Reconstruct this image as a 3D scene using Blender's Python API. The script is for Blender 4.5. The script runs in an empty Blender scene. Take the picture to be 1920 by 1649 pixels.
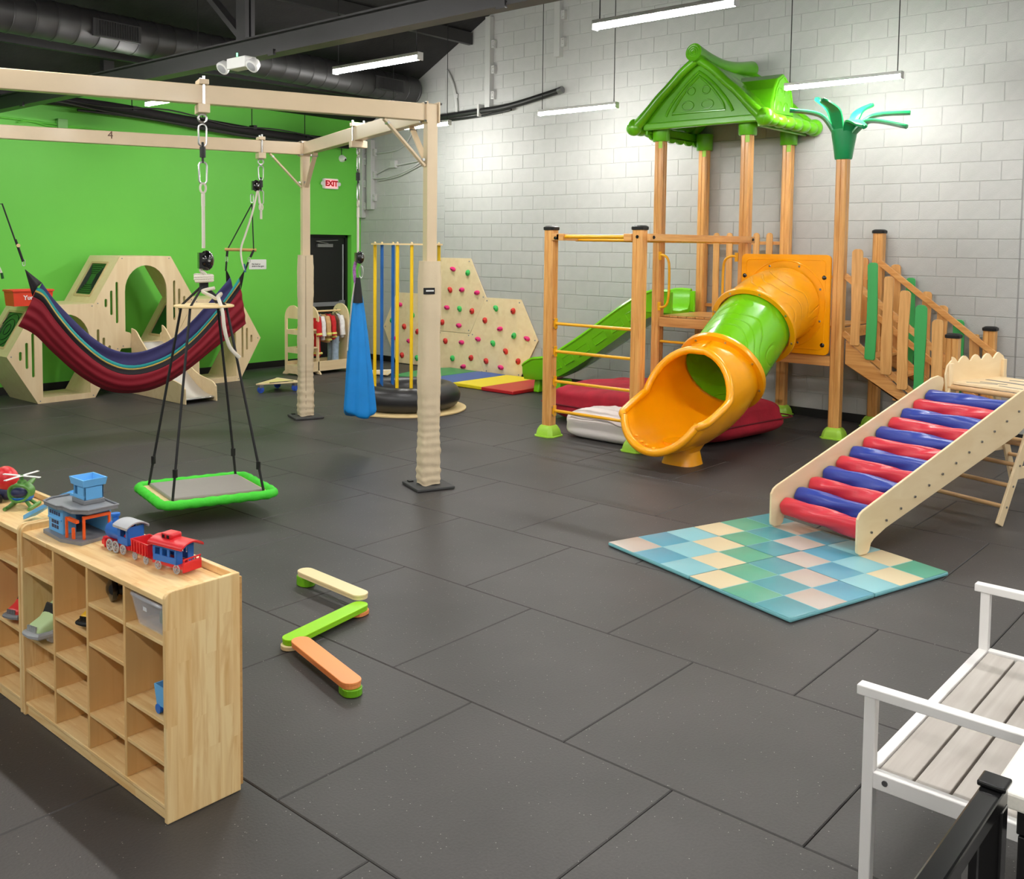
import bpy, math, random
from mathutils import Vector, Matrix
R_ = random.Random(7)
V = Vector
sc = bpy.context.scene
COL = sc.collection

# ---------------------------------------------------------------- camera
CAM_H = 1.995
yaw, pitch, roll = 0.847311439, 0.0634269379, -0.0108491136
fwd = V((math.sin(yaw)*math.cos(pitch), math.cos(yaw)*math.cos(pitch), -math.sin(pitch)))
r0 = V((math.cos(yaw), -math.sin(yaw), 0)); d0 = fwd.cross(r0)
right = math.cos(roll)*r0 + math.sin(roll)*d0
down = -math.sin(roll)*r0 + math.cos(roll)*d0
cam_data = bpy.data.cameras.new('camera'); cam = bpy.data.objects.new('camera', cam_data)
COL.objects.link(cam)
m = Matrix.Identity(4)
for i in range(3):
    m[i][0] = right[i]; m[i][1] = -down[i]; m[i][2] = -fwd[i]
m[0][3], m[1][3], m[2][3] = 0, 0, CAM_H
cam.matrix_world = m
cam_data.sensor_fit = 'HORIZONTAL'; cam_data.sensor_width = 36
cam_data.lens = 1819.66/1920*36
cam_data.shift_x = (960-938.32)/1920
cam_data.shift_y = (575.57-824.5)/1920
cam_data.clip_start = 0.05; cam_data.clip_end = 100
sc.camera = cam

# ---------------------------------------------------------------- world, exposure
world = bpy.data.worlds.new('world'); sc.world = world; world.use_nodes = True
world.node_tree.nodes['Background'].inputs[0].default_value = (0.8, 0.85, 0.9, 1)
world.node_tree.nodes['Background'].inputs[1].default_value = 0.02
LAMP_STRENGTH = 190.0
vs = sc.view_settings
vs.view_transform = 'Standard'; vs.look = 'None'; vs.gamma = 1; vs.exposure = 0.0; vs.use_curve_mapping = False

# ---------------------------------------------------------------- helpers
def lin(c): return c/12.92 if c <= .04045 else ((c+.055)/1.055)**2.4
def S(r, g, b): return (lin(r/255), lin(g/255), lin(b/255), 1)

WL = {}
class MB:
    """collects vertices and faces (world coordinates)"""
    def __init__(s): s.v = []; s.f = []
    def add(s, vs_, fs):
        o = len(s.v); s.v += [V(p) for p in vs_]; s.f += [tuple(i+o for i in f) for f in fs]; return s
    def obox(s, c, ax, ay, az):
        """oriented box, half vectors"""
        c, ax, ay, az = V(c), V(ax), V(ay), V(az)
        vs_ = [c+sx*ax+sy*ay+sz*az for sz in (-1, 1) for sy in (-1, 1) for sx in (-1, 1)]
        return s.add(vs_, [(0,2,3,1),(4,5,7,6),(0,1,5,4),(2,6,7,3),(0,4,6,2),(1,3,7,5)])
    def box(s, x0, x1, y0, y1, z0, z1):
        return s.obox(((x0+x1)/2,(y0+y1)/2,(z0+z1)/2), ((x1-x0)/2,0,0), (0,(y1-y0)/2,0), (0,0,(z1-z0)/2))
    def bar(s, a, b, w, h, up=(0,0,1), ext=0):
        """rectangular bar from a to b; w across, h along up"""
        a, b, up = V(a), V(b), V(up); t = (b-a); L = t.length; t /= L
        side = t.cross(up).normalized(); upn = side.cross(t)
        return s.obox((a+b)/2, t*(L/2+ext), side*w/2, upn*h/2)
    def cyl(s, a, b, r, n=16, r2=None, caps=True):
        a, b = V(a), V(b); r2 = r if r2 is None else r2
        t = (b-a).normalized(); u = t.orthogonal().normalized(); w = t.cross(u)
        ring = [u*math.cos(2*math.pi*k/n)+w*math.sin(2*math.pi*k/n) for k in range(n)]
        vs_ = [a+r*q for q in ring]+[b+r2*q for q in ring]
        fs = [(k, (k+1) % n, n+(k+1) % n, n+k) for k in range(n)]
        if caps: fs += [tuple(range(n))[::-1], tuple(range(n, 2*n))]
        return s.add(vs_, fs)
    def tube(s, pts, r, n=10, closed=False, caps=True):
        pts = [V(p) for p in pts]; m_ = len(pts)
        rs = r if isinstance(r, (list, tuple)) else [r]*m_
        tan = []
        for i in range(m_):
            a = pts[(i-1) % m_] if (closed or i > 0) else pts[i]
            b = pts[(i+1) % m_] if (closed or i < m_-1) else pts[i]
            tan.append((b-a).normalized())
        u = tan[0].orthogonal().normalized(); vs_ = []
        for i in range(m_):
            u = (u - tan[i]*u.dot(tan[i])).normalized(); w = tan[i].cross(u)
            vs_ += [pts[i]+rs[i]*(u*math.cos(2*math.pi*k/n)+w*math.sin(2*math.pi*k/n)) for k in range(n)]
        fs = []
        for i in range(m_ if closed else m_-1):
            j = (i+1) % m_
            fs += [(i*n+k, i*n+(k+1) % n, j*n+(k+1) % n, j*n+k) for k in range(n)]
        if caps and not closed:
            fs += [tuple(range(n))[::-1], tuple(range((m_-1)*n, m_*n))]
        return s.add(vs_, fs)
    def lathe(s, prof, c, n=24, ax=(0,0,1), ux=None, caps=True):
        c, ax = V(c), V(ax).normalized(); u = V(ux).normalized() if ux else ax.orthogonal().normalized(); w = ax.cross(u)
        vs_ = []
        for r, z in prof:
            vs_ += [c+ax*z+r*(u*math.cos(2*math.pi*k/n)+w*math.sin(2*math.pi*k/n)) for k in range(n)]
        fs = []
        for i in range(len(prof)-1):
            fs += [(i*n+k, i*n+(k+1) % n, (i+1)*n+(k+1) % n, (i+1)*n+k) for k in range(n)]
        if caps: fs += [tuple(range(n))[::-1], tuple(range((len(prof)-1)*n, len(prof)*n))]
        return s.add(vs_, fs)
    def ell(s, c, rx, ry, rz, nu=16, nv=10, fn=None):
        c = V(c); vs_ = []; 
        for i in range(nv+1):
            th = math.pi*i/nv
            for k in range(nu):
                ph = 2*math.pi*k/nu
                p = V((math.sin(th)*math.cos(ph), math.sin(th)*math.sin(ph), math.cos(th)))
                q = V((p.x*rx, p.y*ry, p.z*rz))
                if fn: q = fn(p, q)
                vs_.append(c+q)
        fs = [(i*nu+k, (i+1)*nu+k, (i+1)*nu+(k+1) % nu, i*nu+(k+1) % nu) for i in range(nv) for k in range(nu)]
        return s.add(vs_, fs)
    def prism(s, poly, o, u, v, n, t):
        """polygon (list of 2d) in frame o,u,v extruded by t along n"""
        o, u, v, n = V(o), V(u), V(v), V(n); k = len(poly)
        a = [o+u*p[0]+v*p[1] for p in poly]; b = [q+n*t for q in a]
        fs = [tuple(range(k))[::-1], tuple(range(k, 2*k))]+[(i, (i+1) % k, k+(i+1) % k, k+i) for i in range(k)]
        return s.add(a+b, fs)
    def grid(s, rows, closed_v=False):
        n = len(rows[0]); vs_ = [p for r in rows for p in r]
        fs = []
        for i in range(len(rows)-1):
            for k in range(n if closed_v else n-1):
                fs.append((i*n+k, i*n+(k+1) % n, (i+1)*n+(k+1) % n, (i+1)*n+k))
        return s.add(vs_, fs)
    def panel(s, outline, holes, o, u, v, n, t):
        """flat panel with holes, from a filled 2d curve"""
        cu = bpy.data.curves.new('tmp', 'CURVE'); cu.dimensions = '2D'; cu.fill_mode = 'BOTH'; cu.extrude = t/2
        for pts in [outline]+holes:
            sp = cu.splines.new('POLY'); sp.points.add(len(pts)-1)
            for q, p in zip(sp.points, pts): q.co = (p[0], p[1], 0, 1)
            sp.use_cyclic_u = True
        return s._curve(cu, V(o)+V(n)*(t/2), u, v, n)
    def text(s, txt, size, o, u, v, n, t=.001, align='CENTER', bold=0):
        cu = bpy.data.curves.new('tmp', 'FONT'); cu.body = txt; cu.size = size; cu.extrude = t/2; cu.align_x = align; cu.align_y = 'CENTER'; cu.offset = bold
        return s._curve(cu, V(o)+V(n)*(t/2), u, v, n)
    def _curve(s, cu, o, u, v, n):
        ob = bpy.data.objects.new('tmp', cu); COL.objects.link(ob)
        bpy.context.view_layer.update()
        dg = bpy.context.evaluated_depsgraph_get()
        me = bpy.data.meshes.new_from_object(ob.evaluated_get(dg))
        u, v, n = V(u), V(v), V(n)
        s.add([o+u*p.co.x+v*p.co.y+n*p.co.z for p in me.vertices], [tuple(p.vertices) for p in me.polygons])
        bpy.data.objects.remove(ob); bpy.data.curves.remove(cu); bpy.data.meshes.remove(me)
        return s

def _mesh(name, mb, origin, mt, smooth, fix=True):
    me = bpy.data.meshes.new(name)
    me.from_pydata([tuple(p-origin) for p in mb.v], [], mb.f)
    me.materials.append(mt)
    if fix:
        import bmesh
        bm = bmesh.new(); bm.from_mesh(me); bmesh.ops.recalc_face_normals(bm, faces=bm.faces); bm.to_mesh(me); bm.free()
    if smooth:
        me.polygons.foreach_set('use_smooth', [True]*len(me.polygons))
        me.set_sharp_from_angle(angle=math.radians(smooth if smooth is not True else 40))
    return me
def _bev(o, bevel, seg=2):
    if bevel:
        b = o.modifiers.new('bevel', 'BEVEL'); b.width = bevel; b.segments = seg; b.limit_method = 'ANGLE'; b.angle_limit = math.radians(35)
def part(name, mb, mt, parent, smooth=False, bevel=0, label=None, fix=True):
    org = WL[parent.name]
    o = bpy.data.objects.new(name, _mesh(name, mb, org, mt, smooth, fix)); COL.objects.link(o)
    o.parent = parent; WL[o.name] = org; _bev(o, bevel)
    if label: o['label'] = label
    return o
def piece(name, mesh, parent, loc, rot=0):
    """a copy sharing mesh data; loc is the world position"""
    o = bpy.data.objects.new(name, mesh); COL.objects.link(o); o.parent = parent
    o.location = V(loc)-WL[parent.name]; o.rotation_euler[2] = rot; WL[o.name] = V(loc)
    return o
def tag(o, label, cat, group=None, kind=None):
    if label: o['label'] = label
    if cat: o['category'] = cat
    if group: o['group'] = group
    if kind: o['kind'] = kind
    return o
def thing(name, loc, label, cat, group=None):
    o = bpy.data.objects.new(name, None); COL.objects.link(o); o.location = loc; o.empty_display_size = .1
    WL[o.name] = V(loc); return tag(o, label, cat, group)
def solo(name, mb, mt, loc, label, cat, group=None, smooth=False, bevel=0, kind=None):
    o = bpy.data.objects.new(name, _mesh(name, mb, V(loc), mt, smooth)); COL.objects.link(o); o.location = loc
    WL[o.name] = V(loc); _bev(o, bevel); return tag(o, label, cat, group, kind)
def struct(name, mb, mt, loc=(0,0,0), smooth=False, bevel=0, label=None, cat=None):
    return solo(name, mb, mt, loc, label, cat, None, smooth, bevel, 'structure')
def arc(cx, cy, r, a0, a1, n, ry=None):
    ry = r if ry is None else ry
    return [(cx+r*math.cos(math.radians(a0+(a1-a0)*i/n)), cy+ry*math.sin(math.radians(a0+(a1-a0)*i/n))) for i in range(n+1)]
def rrect(x0, x1, y0, y1, r, n=4):
    return arc(x1-r, y0+r, r, -90, 0, n)+arc(x1-r, y1-r, r, 0, 90, n)+arc(x0+r, y1-r, r, 90, 180, n)+arc(x0+r, y0+r, r, 180, 270, n)
def smoothpts(pts, n=6):
    """Catmull-Rom through pts"""
    P_ = [V(p) for p in pts]; out = []
    for i in range(len(P_)-1):
        a = P_[max(i-1, 0)]; b = P_[i]; c = P_[i+1]; d = P_[min(i+2, len(P_)-1)]
        for k in range(n):
            t = k/n
            out.append(.5*((2*b)+(-a+c)*t+(2*a-5*b+4*c-d)*t*t+(-a+3*b-3*c+d)*t**3))
    out.append(P_[-1]); return out

# ---------------------------------------------------------------- materials
MATS = {}
def _new(name):
    mt = bpy.data.materials.new(name); mt.use_nodes = True; nt = mt.node_tree
    return mt, nt, nt.nodes['Principled BSDF']
def mat(name, col, rough=.5, metal=0, var=0, vscale=6, bump=0, bscale=60, spec=.5, coat=0, rand=0, stretch=None):
    mt, nt, b = _new(name); L = nt.links.new
    b.inputs['Base Color'].default_value = col; b.inputs['Roughness'].default_value = rough; b.inputs['Metallic'].default_value = metal
    b.inputs['Specular IOR Level'].default_value = spec; b.inputs['Coat Weight'].default_value = coat; b.inputs['Coat Roughness'].default_value = .12
    tc = nt.nodes.new('ShaderNodeTexCoord'); vec = tc.outputs['Object']
    if stretch:
        mp = nt.nodes.new('ShaderNodeMapping'); mp.inputs['Scale'].default_value = stretch; L(vec, mp.inputs['Vector']); vec = mp.outputs['Vector']
    out = None
    if var:
        n = nt.nodes.new('ShaderNodeTexNoise'); n.inputs['Scale'].default_value = vscale; n.inputs['Detail'].default_value = 4; L(vec, n.inputs['Vector'])
        mr = nt.nodes.new('ShaderNodeMapRange'); mr.inputs['From Min'].default_value = .3; mr.inputs['From Max'].default_value = .7
        mr.inputs['To Min'].default_value = 1-var; mr.inputs['To Max'].default_value = 1+var; L(n.outputs['Fac'], mr.inputs['Value'])
        out = mr.outputs['Result']
    if rand:
        oi = nt.nodes.new('ShaderNodeObjectInfo'); mr = nt.nodes.new('ShaderNodeMapRange')
        mr.inputs['To Min'].default_value = 1-rand; mr.inputs['To Max'].default_value = 1+rand; L(oi.outputs['Random'], mr.inputs['Value'])
        if out:
            mu = nt.nodes.new('ShaderNodeMath'); mu.operation = 'MULTIPLY'; L(out, mu.inputs[0]); L(mr.outputs['Result'], mu.inputs[1]); out = mu.outputs[0]
        else: out = mr.outputs['Result']
    if out:
        mx = nt.nodes.new('ShaderNodeVectorMath'); mx.operation = 'SCALE'; mx.inputs[0].default_value = col[:3]; L(out, mx.inputs['Scale']); L(mx.outputs[0], b.inputs['Base Color'])
    if bump:
        n = nt.nodes.new('ShaderNodeTexNoise'); n.inputs['Scale'].default_value = bscale; n.inputs['Detail'].default_value = 3; L(vec, n.inputs['Vector'])
        bp = nt.nodes.new('ShaderNodeBump'); bp.inputs['Strength'].default_value = bump; bp.inputs['Distance'].default_value = .01; L(n.outputs['Fac'], bp.inputs['Height']); L(bp.outputs[0], b.inputs['Normal'])
    MATS[name] = mt; return mt
def wood(name, c1, c2, axis='z', scale=9, rough=.45, rand=.06, ratio=14, coat=0, contrast=1.0):
    """long grain along the given axis"""
    mt, nt, b = _new(name); L = nt.links.new
    tc = nt.nodes.new('ShaderNodeTexCoord'); mp = nt.nodes.new('ShaderNodeMapping')
    k = {'x': (1, ratio, ratio), 'y': (ratio, 1, ratio), 'z': (ratio, ratio, 1)}[axis]
    mp.inputs['Scale'].default_value = k; L(tc.outputs['Object'], mp.inputs['Vector'])
    oi = nt.nodes.new('ShaderNodeObjectInfo')
    n = nt.nodes.new('ShaderNodeTexNoise'); n.noise_dimensions = '4D'; n.inputs['Scale'].default_value = scale/6; n.inputs['Detail'].default_value = 5; n.inputs['Distortion'].default_value = .8
    L(mp.outputs[0], n.inputs['Vector'])
    mm = nt.nodes.new('ShaderNodeMath'); mm.operation = 'MULTIPLY'; mm.inputs[1].default_value = 20; L(oi.outputs['Random'], mm.inputs[0]); L(mm.outputs[0], n.inputs['W'])
    cr = nt.nodes.new('ShaderNodeValToRGB'); cr.color_ramp.elements[0].position = .5-.22/contrast; cr.color_ramp.elements[1].position = .5+.2/contrast
    cr.color_ramp.elements[0].color = c2; cr.color_ramp.elements[1].color = c1; L(n.outputs['Fac'], cr.inputs['Fac'])
    mr = nt.nodes.new('ShaderNodeMapRange'); mr.inputs['To Min'].default_value = 1-rand; mr.inputs['To Max'].default_value = 1+rand; L(oi.outputs['Random'], mr.inputs['Value'])
    mx = nt.nodes.new('ShaderNodeVectorMath'); mx.operation = 'SCALE'; L(cr.outputs['Color'], mx.inputs[0]); L(mr.outputs['Result'], mx.inputs['Scale']); L(mx.outputs[0], b.inputs['Base Color'])
    bp = nt.nodes.new('ShaderNodeBump'); bp.inputs['Strength'].default_value = .08; bp.inputs['Distance'].default_value = .004; L(n.outputs['Fac'], bp.inputs['Height']); L(bp.outputs[0], b.inputs['Normal'])
    b.inputs['Roughness'].default_value = rough; b.inputs['Coat Weight'].default_value = coat; b.inputs['Coat Roughness'].default_value = .15
    MATS[name] = mt; return mt
def blockwood(name, long_, trans, c1, c2, c3):
    """finger-jointed board: strips of different tone with grain"""
    mt, nt, b = _new(name); L = nt.links.new
    tc = nt.nodes.new('ShaderNodeTexCoord'); sx = nt.nodes.new('ShaderNodeSeparateXYZ'); L(tc.outputs['Object'], sx.inputs[0])
    cb = nt.nodes.new('ShaderNodeCombineXYZ'); L(sx.outputs[long_.upper()], cb.inputs[0]); L(sx.outputs[trans.upper()], cb.inputs[1])
    br = nt.nodes.new('ShaderNodeTexBrick'); br.inputs['Scale'].default_value = 1; br.inputs['Brick Width'].default_value = .34; br.inputs['Row Height'].default_value = .055
    br.inputs['Mortar Size'].default_value = 0; br.inputs['Color1'].default_value = (0,0,0,1); br.inputs['Color2'].default_value = (1,1,1,1); br.offset = .37; L(cb.outputs[0], br.inputs['Vector'])
    mp = nt.nodes.new('ShaderNodeMapping'); k = [16, 16, 16]; k['xyz'.index(long_)] = 1.3; mp.inputs['Scale'].default_value = k; L(tc.outputs['Object'], mp.inputs['Vector'])
    va = nt.nodes.new('ShaderNodeVectorMath'); va.operation = 'ADD'; sc_ = nt.nodes.new('ShaderNodeVectorMath'); sc_.operation = 'SCALE'; sc_.inputs['Scale'].default_value = 7; L(br.outputs['Color'], sc_.inputs[0]); L(mp.outputs[0], va.inputs[0]); L(sc_.outputs[0], va.inputs[1])
    n = nt.nodes.new('ShaderNodeTexNoise'); n.inputs['Scale'].default_value = 1.6; n.inputs['Detail'].default_value = 4; n.inputs['Distortion'].default_value = 1.2; L(va.outputs[0], n.inputs['Vector'])
    cr = nt.nodes.new('ShaderNodeValToRGB'); e = cr.color_ramp.elements; e[0].position = .32; e[0].color = c3; e[1].position = .62; e[1].color = c1; L(n.outputs['Fac'], cr.inputs['Fac'])
    mix = nt.nodes.new('ShaderNodeMix'); mix.data_type = 'RGBA'; mix.blend_type = 'MIX'
    sp = nt.nodes.new('ShaderNodeSeparateColor'); L(br.outputs['Color'], sp.inputs[0])
    mf = nt.nodes.new('ShaderNodeMath'); mf.operation = 'MULTIPLY'; mf.inputs[1].default_value = .55; L(sp.outputs[0], mf.inputs[0]); L(mf.outputs[0], mix.inputs['Factor'])
    L(cr.outputs['Color'], mix.inputs['A']); mix.inputs['B'].default_value = c2; L(mix.outputs['Result'], b.inputs['Base Color'])
    b.inputs['Roughness'].default_value = .38
    MATS[name] = mt; return mt
def emit(name, col, strength):
    mt, nt, b = _new(name); b.inputs['Base Color'].default_value = (.9,.9,.9,1); b.inputs['Emission Color'].default_value = col; b.inputs['Emission Strength'].default_value = strength
    MATS[name] = mt; return mt
def clear(name, col, rough=.1, alpha=.35):
    mt, nt, b = _new(name); b.inputs['Base Color'].default_value = col; b.inputs['Roughness'].default_value = rough; b.inputs['Alpha'].default_value = alpha
    MATS[name] = mt; return mt

M_block = mat('painted block grey', S(178,179,176), .6, var=.03, vscale=9, bump=.25, bscale=90, rand=.02)
M_mortar = mat('painted mortar grey', S(174,175,172), .7, bump=.2, bscale=120)
M_green = mat('green wall paint', S(110,208,74), .55, var=.02, vscale=1.5, bump=.05, bscale=150)
M_roof = mat('black painted deck', S(34,33,34), .8, var=.25, vscale=5, bump=.4, bscale=25)
M_blackpaint = mat('black painted steel', S(48,47,48), .45, var=.08, bump=.05)
M_greywallpaint = mat('grey painted wall', S(190,191,188), .6)
M_greysteel = mat('grey painted steel', S(186,187,184), .45)
M_baseb = mat('black cove base', S(22,22,22), .45)
M_black = mat('black', S(18,18,18), .5)
M_blackgloss = mat('black gloss', S(16,16,17), .15, coat=.5)
M_white = mat('white', S(240,240,238), .4)
M_chrome = mat('zinc steel', S(205,205,205), .3, metal=1)
M_galv = mat('galvanised duct', S(150,150,152), .35, metal=1, bump=.05)
M_lamp = emit('lamp diffuser', (1, .975, .94, 1), LAMP_STRENGTH)
M_lamphouse = mat('lamp housing', S(235,235,232), .4)
M_ply = wood('birch plywood', S(242,220,180), S(232,206,162), 'x', scale=6, ratio=10, rough=.45)
M_plyz = wood('birch plywood upright', S(242,220,180), S(230,203,158), 'z', scale=6, ratio=10, rough=.45)
M_plyedge = mat('plywood edge', S(214,184,138), .6)
M_lumx = wood('playset lumber along', S(230,174,106), S(198,134,68), 'x', scale=14, rough=.35, coat=.2)
M_lumy = wood('playset lumber across', S(230,174,106), S(198,134,68), 'y', scale=14, rough=.35, coat=.2)
M_lumz = wood('playset lumber upright', S(234,178,106), S(200,138,70), 'z', scale=14, rough=.35, coat=.25)
M_picket = wood('playset picket', S(234,182,114), S(202,144,78), 'z', scale=12, rough=.4)
M_pgreen = mat('picket green paint', S(62,172,92), .4, bump=.05)
M_yellow = mat('yellow moulded plastic', S(255,172,4), .28, coat=.3, var=.02)
M_lime = mat('lime moulded plastic', S(118,204,18), .26, coat=.35, var=.02)
M_roofgreen = mat('green roof plastic', S(98,182,20), .3, coat=.3, var=.03)
M_limefoot = mat('light green foot plastic', S(166,218,66), .4)
M_palm = mat('palm green plastic', S(22,146,84), .3, coat=.3)
M_ybar = mat('yellow powder coat', S(240,176,24), .3, coat=.3)
M_beige = mat('beige powder coat', S(224,202,168), .32, var=.02, coat=.15)
M_sleeve = mat('beige canvas', S(220,202,170), .75, bump=.15, bscale=140)
M_rope = mat('white braided rope', S(226,220,205), .8, bump=.6, bscale=220)
M_web = mat('black webbing', S(26,26,28), .7, bump=.2, bscale=200)
M_limefab = mat('lime canvas edge', S(70,214,52), .7, bump=.5, bscale=30)
M_greypad = mat('grey vinyl pad', S(150,142,138), .4, bump=.12, bscale=10)
M_birchround = mat('birch ring', S(232,205,150), .5)
M_red = mat('red plastic', S(222,44,44), .35)
M_redbin = mat('red bin plastic', S(235,72,44), .4)
M_redtoy = mat('red toy plastic', S(214,36,44), .4)
M_bluetoy = mat('blue toy plastic', S(38,110,200), .4)
M_ltblue = mat('light blue toy plastic', S(110,184,240), .4)
M_greytoy = mat('grey toy plastic', S(130,132,136), .5)
M_ltgrey = mat('light grey toy plastic', S(176,178,182), .5)
M_orange = mat('orange toy plastic', S(240,98,36), .4)
M_navy = mat('navy toy plastic', S(40,46,84), .4)
M_mint = mat('mint toy plastic', S(196,222,164), .4)
M_heligreen = mat('green toy plastic', S(86,140,62), .4)
M_dkgreen = mat('dark green acrylic', S(34,84,40), .15)
M_vred = mat('red vinyl', S(214,52,68), .32, bump=.1, bscale=12)
M_vblue = mat('blue vinyl', S(46,66,160), .32, bump=.1, bscale=12)
M_beanred = mat('red plush', S(168,22,46), .85, bump=.4, bscale=14, var=.15, vscale=7)
M_beanwhite = mat('white canvas', S(224,216,214), .8, bump=.15, bscale=8)
M_rubber = mat('black rubber tube', S(42,42,43), .38)
M_podblue = mat('blue lycra', S(12,142,228), .55, var=.05)
M_benchwhite = mat('white powder coat', S(240,238,236), .35)
M_benchslat = wood('grey composite slat', S(196,190,182), S(176,168,160), 'x', scale=10, rough=.6)
M_stone = mat('speckled white stone', S(236,232,222), .35, var=.05, vscale=120)
M_cream = mat('cream lacquer', S(246,226,176), .35)
M_plankgreen = mat('lime lacquer', S(152,222,22), .35)
M_plankorange = mat('orange lacquer', S(250,158,92), .4)
M_footgreen = mat('green lacquer', S(110,180,24), .35)
SW1, SW2, SW3 = S(250,222,166), S(238,196,132), S(224,178,114)
M_shz = blockwood('shelf board upright', 'z', 'x', SW1, SW2, SW3)
M_shy = blockwood('shelf board along', 'y', 'x', SW1, SW2, SW3)
M_shdiv = blockwood('shelf divider', 'z', 'x', S(228,186,124), SW2, SW3)
M_shback = blockwood('shelf back', 'y', 'z', S(214,168,106), S(206,158,98), S(190,142,84))
# ================================================================ the room
XW, YG = 11.03, 13.0           # face of the block wall, face of the green wall
XL, YF = -4.0, -4.5            # unseen sides
def roof_z(y):
    if y > 3.5: return max(4.08, 4.54+.52*(11.79-y))
    return 4.54+.52*(11.79-3.5)-.52*(3.5-y)
# floor ------------------------------------------------------------
M_under = mat('dark subfloor', S(20,20,20), .9)
def floor_material():
    mt, nt, b = _new('speckled black rubber'); L = nt.links.new
    g = nt.nodes.new('ShaderNodeNewGeometry')
    n1 = nt.nodes.new('ShaderNodeTexNoise'); n1.inputs['Scale'].default_value = 1.3; n1.inputs['Detail'].default_value = 5; L(g.outputs['Position'], n1.inputs['Vector'])
    c1 = nt.nodes.new('ShaderNodeValToRGB'); c1.color_ramp.elements[0].position = .3; c1.color_ramp.elements[1].position = .7
    c1.color_ramp.elements[0].color = S(60,58,57); c1.color_ramp.elements[1].color = S(72,69,68); L(n1.outputs['Fac'], c1.inputs['Fac'])
    n2 = nt.nodes.new('ShaderNodeTexNoise'); n2.inputs['Scale'].default_value = 90; n2.inputs['Detail'].default_value = 2; L(g.outputs['Position'], n2.inputs['Vector'])
    mr = nt.nodes.new('ShaderNodeMapRange'); mr.inputs['To Min'].default_value = .8; mr.inputs['To Max'].default_value = 1.2; L(n2.outputs['Fac'], mr.inputs['Value'])
    sc_ = nt.nodes.new('ShaderNodeVectorMath'); sc_.operation = 'SCALE'; L(c1.outputs['Color'], sc_.inputs[0]); L(mr.outputs[0], sc_.inputs['Scale'])
    v = nt.nodes.new('ShaderNodeTexVoronoi'); v.inputs['Scale'].default_value = 55; L(g.outputs['Position'], v.inputs['Vector'])
    sp = nt.nodes.new('ShaderNodeMath'); sp.operation = 'LESS_THAN'; sp.inputs[1].default_value = .11; L(v.outputs['Distance'], sp.inputs[0])
    sx = nt.nodes.new('ShaderNodeSeparateColor'); L(v.outputs['Color'], sx.inputs[0])
    th = nt.nodes.new('ShaderNodeMath'); th.operation = 'GREATER_THAN'; th.inputs[1].default_value = .78; L(sx.outputs[0], th.inputs[0])
    mu = nt.nodes.new('ShaderNodeMath'); mu.operation = 'MULTIPLY'; L(sp.outputs[0], mu.inputs[0]); L(th.outputs[0], mu.inputs[1])
    mx = nt.nodes.new('ShaderNodeMix'); mx.data_type = 'RGBA'; L(mu.outputs[0], mx.inputs['Factor']); L(sc_.outputs[0], mx.inputs['A']); mx.inputs['B'].default_value = S(150,146,142)
    L(mx.outputs['Result'], b.inputs['Base Color']); b.inputs['Roughness'].default_value = .5; b.inputs['Specular IOR Level'].default_value = .45
    bp = nt.nodes.new('ShaderNodeBump'); bp.inputs['Strength'].default_value = .25; bp.inputs['Distance'].default_value = .004; L(n2.outputs['Fac'], bp.inputs['Height']); L(bp.outputs[0], b.inputs['Normal'])
    return mt
M_floor = floor_material()
floor = struct('floor', MB().box(XL-.1, XW+.2, YF-.1, YG+.2, -.12, -.014), M_under, (0,0,0), label='black rubber tile floor')
def tile_mesh(lx, ly):
    h, c = .0, .004
    mb = MB(); hx, hy = lx/2-.0018, ly/2-.0018
    rings = [[(sx*(hx-d), sy*(hy-d), z) for sx, sy in ((-1,-1),(1,-1),(1,1),(-1,1))] for d, z in ((0,-.02),(0,-.004),(c,0))]
    mb.add([p for r in rings for p in r], [(a*4+k, a*4+(k+1) % 4, a*4+4+(k+1) % 4, a*4+4+k) for a in (0, 1) for k in range(4)]+[(8,9,10,11)])
    return _mesh('rubber_tile', mb, V((0,0,0)), M_floor, False)
TX, TY = 1.0215, 1.0135
tmesh = {}
ix = -6
while True:
    x0 = 2.0+TX*ix
    if x0 > XW: break
    off = .784 if ix % 2 == 0 else .28
    if ix >= -6:
        y = off-6*TY
        while y < YG:
            ya, yb = max(y, YF), min(y+TY, YG); xa, xb = max(x0, XL), min(x0+TX, XW)
            if yb-ya > .03 and xb-xa > .03 and yb > -1.5 and xb > -1.2:
                key = (round(xb-xa, 3), round(yb-ya, 3))
                if key not in tmesh: tmesh[key] = tile_mesh(xb-xa, yb-ya)
                piece('rubber_tile', tmesh[key], floor, ((xa+xb)/2, (ya+yb)/2, 0))
            y += TY
    ix += 1
# right wall: concrete blocks ----------------------------------------
prof = [(YF,-.1),(YG+.2,-.1),(YG+.2,4.6),(11.79,4.6),(3.5,roof_z(3.5)+.06),(YF,roof_z(YF)+.06)]
wall_r = struct('wall_right', MB().prism(prof, (XW+.006,0,0), (0,1,0), (0,0,1), (1,0,0), .25), M_mortar, label='light grey painted concrete block wall')
def block_mesh(l, h):
    mb = MB(); a, b_, c = l/2-.0035, h/2-.0035, .0035
    mb.add([(.012,-a,-b_),(.012,a,-b_),(.012,a,b_),(.012,-a,b_),(.002,-a,-b_),(.002,a,-b_),(.002,a,b_),(.002,-a,b_),(0,-a+c,-b_+c),(0,a-c,-b_+c),(0,a-c,b_-c),(0,-a+c,b_-c)],
           [(k, (k+1) % 4, 4+(k+1) % 4, 4+k) for k in range(4)]+[(4+k, 4+(k+1) % 4, 8+(k+1) % 4, 8+k) for k in range(4)]+[(8,9,10,11)])
    return mb
CH, CLn = .2032, .4064
blocks = []
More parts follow.
